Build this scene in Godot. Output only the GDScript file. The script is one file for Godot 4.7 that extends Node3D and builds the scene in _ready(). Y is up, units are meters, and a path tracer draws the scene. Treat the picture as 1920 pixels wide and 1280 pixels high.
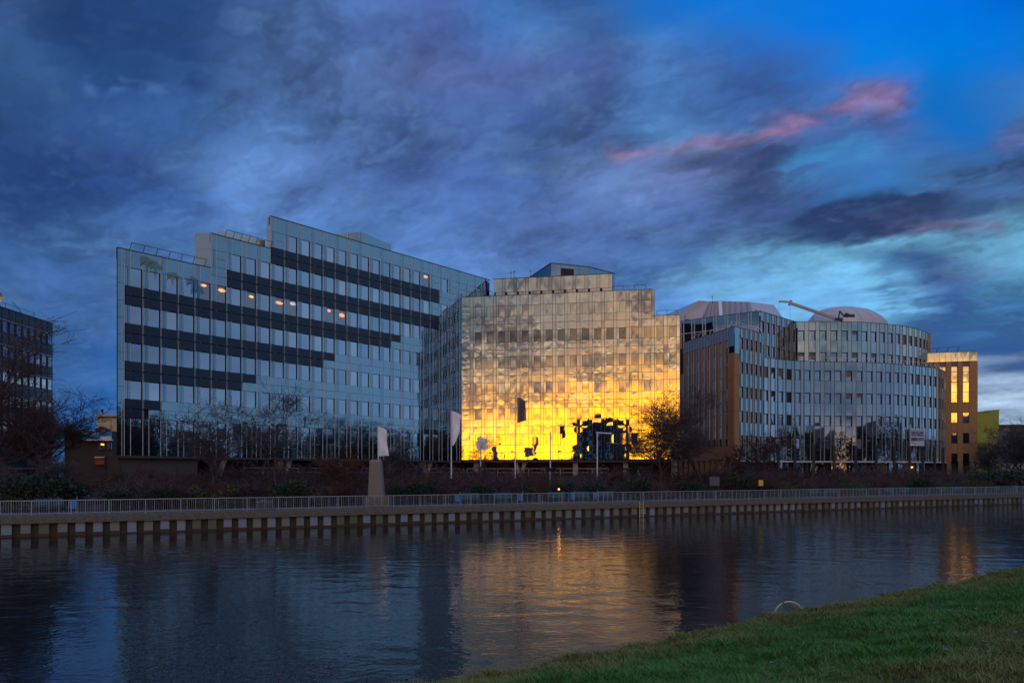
extends Node3D

const F := 1386.0      # focal length of the photograph in its own pixels
const EYE := 4.3       # camera above the water
var rng := RandomNumberGenerator.new()
var M := {}
var used := {}
var panes_flat := []
var panes_wavy := []
var panes_plain := []
var PBOX: ArrayMesh

class Shape:
	var v := PackedVector3Array()
	var n := PackedVector3Array()
	var t := PackedVector2Array()
	var c := PackedColorArray()
	var i := PackedInt32Array()
	func quad(a: Vector3, b: Vector3, d: Vector3, e: Vector3) -> void:   # counter-clockwise seen from outside
		var nn := (b - a).cross(e - a).normalized()
		var k := v.size()
		v.append_array([a, b, d, e]); n.append_array([nn, nn, nn, nn])
		t.append_array([Vector2(0, 1), Vector2(1, 1), Vector2(1, 0), Vector2(0, 0)])
		i.append_array([k, k + 2, k + 1, k, k + 3, k + 2])
	func tri(a: Vector3, b: Vector3, d: Vector3) -> void:
		var nn := (b - a).cross(d - a).normalized()
		var k := v.size()
		v.append_array([a, b, d]); n.append_array([nn, nn, nn])
		t.append_array([Vector2(0, 1), Vector2(1, 1), Vector2(1, 0)])
		i.append_array([k, k + 2, k + 1])
	func obox(o: Vector3, x: Vector3, y: Vector3, z: Vector3) -> void:   # centre and half axes
		var p := []
		for a in [-1, 1]:
			for b in [-1, 1]:
				for d in [-1, 1]:
					p.append(o + x * a + y * b + z * d)
		quad(p[1], p[5], p[7], p[3]); quad(p[4], p[0], p[2], p[6])
		quad(p[5], p[4], p[6], p[7]); quad(p[0], p[1], p[3], p[2])
		quad(p[3], p[7], p[6], p[2]); quad(p[0], p[4], p[5], p[1])
	func box(o: Vector3, s: Vector3) -> void:
		obox(o, Vector3(s.x / 2, 0, 0), Vector3(0, s.y / 2, 0), Vector3(0, 0, s.z / 2))
	func bar(a: Vector3, b: Vector3, w: float, h := -1.0) -> void:
		var y := (b - a).normalized()
		var x := y.cross(Vector3.UP)
		if x.length() < 0.05: x = Vector3.RIGHT
		x = x.normalized()
		var z := x.cross(y).normalized()
		obox((a + b) / 2, x * w / 2, (b - a) / 2, z * (w if h < 0 else h) / 2)
	func tube(p: PackedVector3Array, r: PackedFloat32Array, sides := 6, close := true) -> void:
		var k := v.size()
		var m := p.size()
		var up := Vector3(0.3, 0.1, 0.95)
		for a in m:
			var dd := (p[mini(a + 1, m - 1)] - p[maxi(a - 1, 0)]).normalized()
			var x := dd.cross(up)
			if x.length() < 0.1: x = dd.cross(Vector3.RIGHT)
			x = x.normalized()
			var z := x.cross(dd)
			for s in sides:
				var g := TAU * s / sides
				var q := x * cos(g) + z * sin(g)
				v.append(p[a] + q * r[a]); n.append(q); t.append(Vector2(float(s) / sides, a))
		for a in m - 1:
			for s in sides:
				var s2 := (s + 1) % sides
				i.append_array([k + a * sides + s, k + (a + 1) * sides + s2, k + (a + 1) * sides + s, k + a * sides + s, k + a * sides + s2, k + (a + 1) * sides + s2])
		if close and r[m - 1] > 0.03:
			for s in range(1, sides - 1):
				tri(v[k + (m - 1) * sides], v[k + (m - 1) * sides + s], v[k + (m - 1) * sides + s + 1])
	func rod(a: Vector3, b: Vector3, r: float, sides := 6) -> void:
		tube(PackedVector3Array([a, b]), PackedFloat32Array([r, r]), sides)
	func prism(pts: Array, y0: float, y1: float) -> void:    # plan points (x, z), any order of turning
		var q := PackedVector2Array(pts)
		if not Geometry2D.is_polygon_clockwise(q): q.reverse()
		var m := q.size()
		for a in m:
			var p0 := q[a]
			var p1 := q[(a + 1) % m]
			quad(Vector3(p1.x, y0, p1.y), Vector3(p0.x, y0, p0.y), Vector3(p0.x, y1, p0.y), Vector3(p1.x, y1, p1.y))
		var tr := Geometry2D.triangulate_polygon(q)
		for a in range(0, tr.size(), 3):
			var A := Vector3(q[tr[a]].x, y1, q[tr[a]].y)
			var B := Vector3(q[tr[a + 1]].x, y1, q[tr[a + 1]].y)
			var D := Vector3(q[tr[a + 2]].x, y1, q[tr[a + 2]].y)
			if (B - A).cross(D - A).y < 0: tri(A, D, B)
			else: tri(A, B, D)
			var dn := Vector3(0, y0 - y1, 0)
			if (B - A).cross(D - A).y < 0: tri(A + dn, B + dn, D + dn)
			else: tri(A + dn, D + dn, B + dn)
	func leaf(o: Vector3, a: Vector3, b: Vector3) -> void:
		quad(o - b * 0.5, o + a * 0.5, o + b * 0.5, o - a * 0.5)
	func mesh(m: Material = null) -> ArrayMesh:
		var arr := []
		arr.resize(Mesh.ARRAY_MAX)
		arr[Mesh.ARRAY_VERTEX] = v; arr[Mesh.ARRAY_NORMAL] = n; arr[Mesh.ARRAY_TEX_UV] = t; arr[Mesh.ARRAY_INDEX] = i
		if c.size() == v.size() and c.size() > 0: arr[Mesh.ARRAY_COLOR] = c
		var am := ArrayMesh.new()
		am.add_surface_from_arrays(Mesh.PRIMITIVE_TRIANGLES, arr)
		if m: am.surface_set_material(0, m)
		return am

# ---------- naming ----------
func numbered(called: String) -> String:
	used[called] = used.get(called, -1) + 1
	return called if used[called] == 0 else "%s_%03d" % [called, used[called]]

func tag(o: Node, label: String, category: String, group := "") -> Node:
	o.set_meta("label", label); o.set_meta("category", category)
	if group: o.set_meta("group", group)
	return o

func thing(called: String, label: String, category: String, at := Vector3.ZERO, group := "") -> Node3D:
	var o := Node3D.new()
	o.name = numbered(called)
	add_child(o)
	o.position = at
	tag(o, label, category, group)
	return o

func part(parent: Node3D, called: String, mesh: Mesh, m: Material, xf := Transform3D()) -> MeshInstance3D:
	var o := MeshInstance3D.new()
	o.name = called
	o.mesh = mesh
	if m: o.material_override = m
	o.transform = xf
	parent.add_child(o, true)
	return o

func single(called: String, s: Shape, m: Material, label: String, category: String, at := Vector3.ZERO, group := "") -> MeshInstance3D:
	var o := part(self, numbered(called), s.mesh(), m)
	o.position = at
	tag(o, label, category, group)
	return o

func struct(called: String, mesh: Mesh, m: Material) -> MeshInstance3D:
	var o := part(self, numbered(called), mesh, m)
	o.set_meta("kind", "structure")
	return o

func copy(o: Node3D, called: String, at: Vector3, turn := 0.0, scl := Vector3.ONE) -> Node3D:
	var r: Node3D = o.duplicate()
	r.name = numbered(called)
	add_child(r)
	r.transform = Transform3D(Basis(Vector3.UP, turn).scaled_local(scl), at)
	return r

# ---------- pieces of a facade ----------
func put(col: Dictionary, called: String, mesh: Mesh, m: Material, xf: Transform3D, area: float) -> void:
	if not col.has(called): col[called] = []
	var d := xf.origin - Vector3(0, EYE, 0)
	col[called].append([mesh, m, xf, area / d.length_squared()])

func flush(root: Node3D, col: Dictionary) -> void:
	for called in col:
		var a: Array = col[called]
		a.sort_custom(func(p, q): return p[3] > q[3])
		for k in mini(290, a.size()):
			part(root, called, a[k][0], a[k][1], a[k][2])
		if a.size() > 290:
			var by := {}
			for k in range(290, a.size()):
				if not by.has(a[k][1]):
					by[a[k][1]] = SurfaceTool.new()
				by[a[k][1]].append_from(a[k][0], 0, a[k][2])
			var am := ArrayMesh.new()
			for m in by:
				by[m].commit(am)
				am.surface_set_material(am.get_surface_count() - 1, m)
			var o := part(root, called, am, null)
			o.set_meta("kind", "stuff")

func pane_mesh(bulge: float, skew: float, twist: float) -> ArrayMesh:
	var s := Shape.new()
	var g := 5
	var f := func(u: float, w: float) -> float: return bulge * (1 - u * u) * (1 - w * w) * (1.0 + skew * u + twist * w * u)
	for a in g:
		for b in g:
			var u := -1.0 + 2.0 * b / (g - 1)
			var w := -1.0 + 2.0 * a / (g - 1)
			var e := 0.02
			var du: float = (f.call(u + e, w) - f.call(u - e, w)) / (2 * e) * 2
			var dw: float = (f.call(u, w + e) - f.call(u, w - e)) / (2 * e) * 2
			s.v.append(Vector3(u / 2, w / 2, f.call(u, w)))
			s.n.append(Vector3(-du, -dw, 1).normalized())
			s.t.append(Vector2(u / 2 + 0.5, 0.5 - w / 2))
	for a in g - 1:
		for b in g - 1:
			var k := a * g + b
			s.i.append_array([k, k + g + 1, k + 1, k, k + g, k + g + 1])
	var d := 0.03
	for q in [[Vector3(-0.5, -0.5, 0), Vector3(0.5, -0.5, 0)], [Vector3(0.5, -0.5, 0), Vector3(0.5, 0.5, 0)], [Vector3(0.5, 0.5, 0), Vector3(-0.5, 0.5, 0)], [Vector3(-0.5, 0.5, 0), Vector3(-0.5, -0.5, 0)]]:
		s.quad(q[0] - Vector3(0, 0, d), q[1] - Vector3(0, 0, d), q[1], q[0])
	s.quad(Vector3(0.5, -0.5, -d), Vector3(-0.5, -0.5, -d), Vector3(-0.5, 0.5, -d), Vector3(0.5, 0.5, -d))
	return s.mesh()

# a pane on the facade that starts at o and runs along r: from a to b metres, y0 to y1, lifted by off
func pane(col: Dictionary, called: String, o: Vector3, r: Vector3, a: float, b: float, y0: float, y1: float, off: float, m: Material, set_: Array, tilt := 0.0, gap := 0.016) -> void:
	var nn := Vector3(-r.z, 0, r.x)
	var w := b - a - 2 * gap
	var h := y1 - y0 - 2 * gap
	var c := o + r * (a + b) / 2 + nn * off
	c.y = (y0 + y1) / 2
	var bs := Basis(r, Vector3.UP, nn)
	if tilt > 0:
		bs = Basis(Vector3.UP, rng.randfn(0, tilt)) * Basis(r, rng.randfn(0, tilt)) * bs
	bs = bs * Basis.from_scale(Vector3(w, h, 1))
	put(col, called, set_[rng.randi() % set_.size()], m, Transform3D(bs, c), w * h)

func boxpart(col: Dictionary, called: String, o: Vector3, r: Vector3, a: float, b: float, y0: float, y1: float, off0: float, off1: float, m: Material) -> void:
	var nn := Vector3(-r.z, 0, r.x)
	var c := o + r * (a + b) / 2 + nn * (off0 + off1) / 2
	c.y = (y0 + y1) / 2
	put(col, called, PBOX, m, Transform3D(Basis(r * (b - a), Vector3.UP * (y1 - y0), nn * (off1 - off0)), c), (b - a) * (y1 - y0))

func px(x: float, y: float, d: float) -> Vector3:
	return Vector3((x - 960) / F * d, EYE + (885.0 - y) / F * d, -d)

func ground(x: float, d: float, y := 1.4) -> Vector3:
	return Vector3((x - 960) / F * d, y, -d)

# the quay line: depth of its edge seen at column x
func quay(x: float) -> float:
	var k := (x - 960.0) / F
	return 48.5 + 0.446 * (33.6 + k * 48.5) / (0.895 - 0.446 * k)
const QA := Vector3(-33.6, 0, -48.5)
const QR := Vector3(0.895, 0, -0.446)

# ---------- materials ----------
func mat(called: String, r: float, g: float, b: float, rough := 0.8, metal := 0.0) -> StandardMaterial3D:   # linear base colour
	var m := StandardMaterial3D.new()
	m.resource_name = called
	m.albedo_color = Color(r, g, b).linear_to_srgb()
	m.roughness = rough
	m.metallic = metal
	M[called] = m
	return m

func grain(m: StandardMaterial3D, lo: Color, hi: Color, size: float, freq := 0.02, seed_ := 1, bump := 0.0) -> void:
	var nz := FastNoiseLite.new()
	nz.seed = seed_; nz.frequency = freq; nz.fractal_octaves = 5
	var tx := NoiseTexture2D.new()
	tx.width = 512; tx.height = 512; tx.seamless = true; tx.noise = nz
	var rp := Gradient.new()
	rp.set_color(0, lo); rp.set_color(1, hi)
	tx.color_ramp = rp
	m.albedo_texture = tx
	m.uv1_triplanar = true; m.uv1_world_triplanar = true
	m.uv1_scale = Vector3.ONE / size
	if bump > 0:
		var hx := NoiseTexture2D.new()
		hx.width = 512; hx.height = 512; hx.seamless = true; hx.noise = nz
		m.heightmap_enabled = true; m.heightmap_texture = hx; m.heightmap_scale = bump

func materials() -> void:
	mat("teal_glass", 0.33, 0.44, 0.49, 0.03, 1.0)
	mat("deep_glass", 0.26, 0.39, 0.47, 0.03, 1.0)
	mat("window_glass", 0.47, 0.52, 0.60, 0.02, 1.0)
	mat("window_glass_pale", 0.60, 0.61, 0.66, 0.03, 1.0)
	mat("window_glass_soft", 0.38, 0.45, 0.55, 0.04, 1.0)
	mat("warm_glass", 0.54, 0.545, 0.54, 0.02, 1.0)
	mat("warm_glass_dim", 0.47, 0.475, 0.47, 0.02, 1.0)
	mat("dark_window", 0.19, 0.195, 0.195, 0.03, 1.0)
	mat("mid_window", 0.35, 0.35, 0.345, 0.03, 1.0)
	mat("rose_window", 0.53, 0.49, 0.49, 0.03, 1.0)
	mat("ring_glass", 0.47, 0.54, 0.58, 0.03, 1.0)
	mat("pale_glass", 0.60, 0.66, 0.62, 0.04, 1.0)
	M.shade_glass = M.window_glass
	mat("navy_panel", 0.02, 0.035, 0.06, 0.25)
	mat("solar", 0.010, 0.020, 0.048, 0.2)
	mat("solar_rust", 0.035, 0.028, 0.030, 0.35)
	mat("frame_dark", 0.02, 0.022, 0.025, 0.5)
	mat("joint", 0.012, 0.015, 0.017, 0.7)
	mat("mullion", 0.60, 0.58, 0.59, 0.4)
	mat("fin", 0.30, 0.30, 0.30, 0.4)
	mat("solar_rail", 0.24, 0.27, 0.26, 0.5)
	mat("mullion_dark", 0.05, 0.055, 0.05, 0.4, 0.5)
	mat("coping", 0.04, 0.05, 0.055, 0.4, 0.3)
	mat("steel", 0.34, 0.37, 0.40, 0.45, 0.4)
	mat("steel_dark", 0.05, 0.055, 0.06, 0.5, 0.3)
	mat("orange_stone", 1, 1, 1, 0.6)
	grain(M.orange_stone, Color(0.60, 0.44, 0.27), Color(0.72, 0.54, 0.35), 2.3, 0.03, 3)
	mat("concrete", 1, 1, 1, 0.85)
	grain(M.concrete, Color(0.50, 0.46, 0.43), Color(0.68, 0.64, 0.60), 1.7, 0.02, 5, 0.4)
	mat("pillar_concrete", 1, 1, 1, 0.85)
	grain(M.pillar_concrete, Color(0.34, 0.31, 0.28), Color(0.68, 0.62, 0.57), 0.9, 0.02, 6, 0.4)
	mat("old_concrete", 1, 1, 1, 0.9)
	grain(M.old_concrete, Color(0.28, 0.25, 0.21), Color(0.60, 0.54, 0.46), 2.1, 0.025, 7, 1.2)
	mat("pile_steel", 1, 1, 1, 0.75)
	grain(M.pile_steel, Color(0.42, 0.42, 0.37), Color(0.62, 0.63, 0.56), 0.9, 0.03, 9)
	mat("pile_pale", 1, 1, 1, 0.75)
	grain(M.pile_pale, Color(0.46, 0.49, 0.52), Color(0.64, 0.67, 0.70), 0.9, 0.03, 10)
	mat("pile_green", 1, 1, 1, 0.8)
	grain(M.pile_green, Color(0.30, 0.31, 0.24), Color(0.55, 0.55, 0.44), 0.6, 0.03, 12)
	mat("pile_rust", 1, 1, 1, 0.85)
	grain(M.pile_rust, Color(0.22, 0.17, 0.11), Color(0.42, 0.33, 0.22), 0.7, 0.03, 11)
	mat("grey_wall", 1, 1, 1, 0.85)
	grain(M.grey_wall, Color(0.24, 0.24, 0.22), Color(0.36, 0.35, 0.33), 2.4, 0.03, 14)
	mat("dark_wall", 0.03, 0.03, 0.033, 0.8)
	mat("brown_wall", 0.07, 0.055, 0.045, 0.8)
	mat("roof_white", 0.50, 0.47, 0.46, 0.6)
	mat("roof_gravel", 0.12, 0.12, 0.11, 0.95)
	mat("cream", 1, 1, 1, 0.8)
	grain(M.cream, Color(0.80, 0.70, 0.50), Color(0.90, 0.80, 0.60), 5.0, 0.01, 13)
	mat("cream_glass", 0.62, 0.64, 0.55, 0.25, 0.6)
	mat("yellow_paint", 0.62, 0.50, 0.05, 0.7)
	mat("stripe_green", 0.14, 0.26, 0.22, 0.7)
	mat("stripe_pink", 0.48, 0.23, 0.22, 0.7)
	mat("blind", 0.16, 0.14, 0.13, 0.8)
	mat("soffit", 0.05, 0.05, 0.05, 0.8)
	mat("lintel", 0.62, 0.62, 0.64, 0.5)
	mat("bark", 1, 1, 1, 0.95)
	grain(M.bark, Color(0.22, 0.18, 0.16), Color(0.36, 0.31, 0.28), 0.6, 0.03, 15)
	mat("twig", 0.085, 0.066, 0.066, 0.95)
	mat("twig_brown", 0.105, 0.060, 0.050, 0.95)
	mat("twig_rust", 0.12, 0.045, 0.02, 0.95)
	mat("leaf_red", 0.055, 0.018, 0.016, 0.8)
	mat("leaf_green", 0.022, 0.040, 0.014, 0.7)
	mat("leaf_olive", 0.055, 0.065, 0.014, 0.7)
	mat("leaf_yellow", 0.20, 0.15, 0.02, 0.7)
	mat("flag_cloth", 0.90, 0.89, 0.95, 0.8)
	mat("flag_grey", 0.20, 0.16, 0.17, 0.85)
	mat("flag_ink", 0.05, 0.03, 0.035, 0.85)
	mat("white_metal", 0.70, 0.70, 0.71, 0.4)
	mat("bench_blue", 0.035, 0.13, 0.17, 0.6)
	mat("bin_blue", 0.03, 0.24, 0.50, 0.5)
	mat("sign_yellow", 0.75, 0.52, 0.04, 0.5)
	mat("cable_yellow", 0.72, 0.55, 0.16, 0.6)
	mat("asphalt", 1, 1, 1, 0.95)
	grain(M.asphalt, Color(0.26, 0.25, 0.24), Color(0.36, 0.35, 0.33), 1.3, 0.04, 17)
	mat("soil", 1, 1, 1, 0.95)
	grain(M.soil, Color(0.14, 0.12, 0.09), Color(0.27, 0.23, 0.14), 3.0, 0.03, 19)
	mat("bank_soil", 1, 1, 1, 0.95)
	grain(M.bank_soil, Color(0.15, 0.14, 0.08), Color(0.28, 0.26, 0.12), 1.9, 0.02, 21, 3.0)
	mat("crane_paint", 0.40, 0.39, 0.36, 0.5)
	mat("crane_dark", 0.03, 0.03, 0.03, 0.6)
	mat("sign_blue", 0.03, 0.32, 0.52, 0.5)
	mat("white_print", 0.75, 0.76, 0.78, 0.6)
	mat("car_red", 0.30, 0.02, 0.05, 0.25)
	mat("shop_orange", 0.42, 0.09, 0.03, 0.6)
	mat("house_grey", 0.26, 0.25, 0.24, 0.8)
	mat("house_dark", 0.05, 0.05, 0.05, 0.8)
	mat("house_roof", 0.09, 0.07, 0.06, 0.9)
	mat("graffiti_green", 0.16, 0.26, 0.05, 0.5)
	mat("graffiti_blue", 0.03, 0.20, 0.33, 0.5)
	for q in [M.graffiti_green, M.graffiti_blue]:
		q.transparency = BaseMaterial3D.TRANSPARENCY_ALPHA
		q.albedo_color.a = 0.38
	mat("lamp_glow", 1.0, 0.8, 0.5, 0.5)
	M.lamp_glow.emission_enabled = true
	M.lamp_glow.emission = Color(1.0, 0.62, 0.16)
	M.lamp_glow.emission_energy_multiplier = 5.0
	mat("lamp_white", 1.0, 0.95, 0.9, 0.5)
	M.lamp_white.emission_enabled = true
	M.lamp_white.emission = Color(1.0, 0.95, 0.88)
	M.lamp_white.emission_energy_multiplier = 2.0
	mat("lit_room", 0.70, 0.45, 0.20, 0.8)
	var cg := mat("clear_window", 0.5, 0.53, 0.6, 0.02, 0.5)
	cg.transparency = BaseMaterial3D.TRANSPARENCY_ALPHA
	cg.albedo_color.a = 0.2
	var w := mat("water", 0.006, 0.012, 0.014, 0.03)
	w.metallic_specular = 0.62
	var nz := FastNoiseLite.new()
	nz.seed = 31; nz.frequency = 0.022; nz.fractal_octaves = 3; nz.fractal_gain = 0.5
	var hx := NoiseTexture2D.new()
	hx.width = 1024; hx.height = 1024; hx.seamless = true; hx.noise = nz
	w.heightmap_enabled = true; w.heightmap_texture = hx; w.heightmap_scale = 0.55
	w.uv1_scale = Vector3(1.0 / 9.0, 1.0 / 7.0, 1)

# ---------- sky ----------
var n_warp := FastNoiseLite.new()
var n_cloud := FastNoiseLite.new()
var n_fine := FastNoiseLite.new()
var n_streak := FastNoiseLite.new()
# cloud colours as the photograph shows them (sRGB), one every 160 columns and 110 rows
const SKY_ROWS := [
	[[50,75,120],[38,65,115],[40,70,122],[70,98,152],[80,108,168],[75,95,155],[66,108,172],[55,92,150],[28,108,195],[15,115,212],[3,115,222],[0,112,218],[0,98,203]],
	[[50,80,125],[38,68,118],[46,76,128],[76,106,160],[85,110,165],[84,98,153],[74,94,148],[68,88,142],[80,125,190],[66,98,164],[10,122,220],[0,118,215],[3,112,212]],
	[[42,70,115],[50,80,135],[58,92,148],[88,125,185],[80,108,165],[70,95,150],[65,90,145],[72,98,152],[92,138,200],[68,112,178],[80,112,178],[22,108,192],[66,118,182]],
	[[48,76,128],[46,76,134],[52,82,142],[94,130,190],[85,115,175],[70,95,155],[68,95,150],[92,116,168],[92,104,152],[66,76,122],[58,116,180],[70,110,165],[58,74,118]],
	[[55,88,140],[58,93,148],[73,108,163],[90,125,185],[85,120,180],[76,106,165],[76,100,155],[80,105,160],[76,102,158],[58,78,124],[46,66,112],[82,92,136],[108,168,205]],
	[[62,95,145],[70,105,165],[74,110,170],[84,120,180],[88,124,186],[90,126,188],[88,122,184],[84,114,174],[84,128,188],[106,160,208],[110,170,215],[56,94,148],[66,116,164]],
	[[55,90,140],[64,103,163],[70,108,168],[78,114,174],[86,122,184],[90,126,188],[88,122,184],[86,118,178],[90,134,192],[100,150,200],[84,132,180],[48,80,134],[42,76,130]],
	[[48,90,150],[44,92,160],[60,104,166],[78,114,174],[86,122,184],[90,126,188],[88,122,184],[90,124,184],[98,140,194],[108,156,202],[110,150,195],[118,150,190],[160,178,206]],
	[[50,88,146],[52,92,150],[62,104,160],[78,114,174],[86,122,184],[90,126,188],[88,122,184],[90,124,184],[98,140,194],[108,156,202],[120,156,196],[140,164,196],[156,172,200]]]
# streaks: points, half width, colour, strength
const STREAKS := [
	[[[1160,285],[1310,262],[1400,262],[1500,240]], 17.0, [158,128,172], 0.75],
	[[[1470,250],[1560,218],[1620,192],[1680,196]], 27.0, [165,124,172], 0.75],
	[[[1300,320],[1400,300],[1480,290]], 34.0, [58,68,112], 0.75],
	[[[1540,410],[1640,388],[1760,372]], 30.0, [40,56,98], 0.8],
	[[[1360,400],[1500,425],[1620,440]], 40.0, [58,78,126], 0.6],
	[[[1740,440],[1830,425],[1880,430]], 14.0, [128,112,152], 0.5],
	[[[1480,345],[1560,290],[1640,262]], 18.0, [70,145,205], 0.6],
	[[[1500,500],[1640,478],[1860,470]], 16.0, [118,182,220], 0.7],
	[[[1400,540],[1560,528],[1700,540]], 14.0, [125,185,222], 0.5],
	[[[1660,560],[1800,575],[1920,590]], 34.0, [48,80,130], 0.7],
	[[[1880,262],[1920,240]], 16.0, [112,100,148], 0.5],
	[[[1800,320],[1920,290]], 16.0, [48,62,102], 0.6],
	[[[1250,560],[1330,545]], 26.0, [120,160,205], 0.4],
	[[[60,330],[200,340],[360,370]], 50.0, [44,70,125], 0.6],
	[[[40,70],[150,40],[300,70],[350,150]], 45.0, [34,62,112], 0.55],
	[[[150,150],[220,140],[330,165]], 14.0, [84,116,170], 0.5],
	[[[1840,760],[1920,742]], 16.0, [178,190,212], 0.7]]
var grid := []
var lines := []

func lin(c: Array) -> Vector3:
	var q := Color(c[0] / 255.0, c[1] / 255.0, c[2] / 255.0).srgb_to_linear()
	return Vector3(q.r, q.g, q.b)

func prepare_sky() -> void:
	for e in [[n_warp, 0.9, 4, 101], [n_cloud, 2.6, 6, 103], [n_fine, 9.0, 4, 107], [n_streak, 1.0, 5, 109]]:
		e[0].noise_type = FastNoiseLite.TYPE_SIMPLEX_SMOOTH
		e[0].frequency = e[1]; e[0].fractal_octaves = e[2]; e[0].seed = e[3]
	n_cloud.fractal_gain = 0.58
	n_fine.fractal_gain = 0.64
	for r in SKY_ROWS:
		var row := []
		for c in r: row.append(lin(c))
		grid.append(row)
	for s in STREAKS:
		var pv := PackedVector2Array()
		for p in s[0]: pv.append(Vector2(p[0], p[1]))
		var bb := Rect2(pv[0], Vector2.ZERO)
		for p in pv: bb = bb.expand(p)
		lines.append([pv, s[1], lin(s[2]), s[3], bb.grow(s[1] * 2.6)])

func grid_at(x: float, y: float) -> Vector3:
	var gx := clampf(x / 160.0, 0.0, 11.999)
	var gy := clampf(y / 110.0, 0.0, 7.999)
	var a := int(gx)
	var b := int(gy)
	var u := smoothstep(0.0, 1.0, gx - a)
	var w := smoothstep(0.0, 1.0, gy - b)
	var p: Vector3 = grid[b][a]
	var q: Vector3 = grid[b][a + 1]
	var r: Vector3 = grid[b + 1][a]
	var s: Vector3 = grid[b + 1][a + 1]
	return p.lerp(q, u).lerp(r.lerp(s, u), w)

func generic_sky(d: Vector3, az: float, el: float) -> Vector3:
	# blue overhead and in the clearing on the right that begins inside the picture, grey-blue cloud elsewhere
	var clear := smoothstep(30.0, 62.0, az) * (1.0 - smoothstep(112.0, 150.0, az))
	var high := smoothstep(20.0, 48.0, el)
	var k := n_cloud.get_noise_3d(d.x * 0.5 + 7.0, d.y * 1.1, d.z * 0.5) * 0.5 + 0.5 + 0.25 * n_warp.get_noise_3d(d.x, d.y * 2.0, d.z)
	var cover := smoothstep(0.30, 0.66, k)
	var low := Vector3(0.085, 0.16, 0.29).lerp(Vector3(0.21, 0.39, 0.62), clear * (0.65 + 0.5 * exp(-el / 9.0)))
	var c := low.lerp(Vector3(0.07, 0.30, 0.86), high)
	var cl := Vector3(0.11, 0.155, 0.28).lerp(Vector3(0.13, 0.21, 0.36), clear).lerp(Vector3(0.36, 0.44, 0.72), high)
	return c.lerp(cl * (1.15 - 0.5 * smoothstep(0.45, 0.95, k)), cover * 0.85)

func sunset(d: Vector3, az: float, el: float, c: Vector3) -> Vector3:
	var off := wrapf(az + 172.0, -180.0, 180.0)      # degrees from the place where the sun went down
	var da := absf(off)
	if da > 110.0: return c
	var wide := exp(-pow(da / 46.0, 2.0))
	var st := 0.8 * n_streak.get_noise_2d(az * 0.07, el * 0.42) + 0.75 * n_streak.get_noise_2d(az * 0.22 + 40.0, el * 0.95) + 0.3 * n_streak.get_noise_2d(az * 0.6 + 80.0, el * 2.4)
	# high grey cloud of the evening side
	var grey := Vector3(0.34, 0.37, 0.38).lerp(Vector3(0.13, 0.155, 0.185), smoothstep(-0.30, 0.30, st))
	c = c.lerp(grey, wide * 0.9 * (1.0 - smoothstep(16.0, 45.0, el)))
	# unseen warm glow added high on the evening side, as fill for the fronts
	c += Vector3(0.50, 0.38, 0.27) * exp(-pow(da / 55.0, 2.0)) * smoothstep(13.0, 24.0, el) * (1.0 - smoothstep(38.0, 72.0, el)) * (0.75 + 0.5 * smoothstep(0.2, -0.3, st))
	# its orange undersides, strongest above the sun
	var under := smoothstep(0.22, -0.30, st)
	c = c.lerp(Vector3(1.75, 0.80, 0.20), clampf(exp(-pow(da / 7.0, 2.0)) * exp(-pow(el / 12.0, 2.0)) * (0.05 + 0.85 * under), 0.0, 1.0))
	# bright edges of the streaks
	var edge := exp(-pow((st - 0.03) / 0.06, 2.0))
	c += Vector3(1.7, 1.30, 0.72) * edge * exp(-pow(maxf(el - 2.0, 0.0) / 8.5, 2.0)) * exp(-pow(da / 21.0, 2.0)) * 1.2
	# the clear band over the horizon
	var band := exp(-pow(maxf(el - 3.2, 0.0) / 3.3, 2.0)) * exp(-pow(maxf(da - 4.0, 0.0) / 12.5, 2.0)) + 0.9 * exp(-pow(el / 2.2, 2.0)) * exp(-pow(da / 30.0, 2.0))
	band *= 1.0 - 0.72 * smoothstep(0.06, 0.26, st) * smoothstep(0.8, 3.0, el)
	c = c.lerp(Vector3(4.3, 1.70, 0.045).lerp(Vector3(7.0, 2.60, 0.05), exp(-pow(el / 4.6, 2.0))), clampf(band * 1.1, 0.0, 1.0))
	return c

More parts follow.
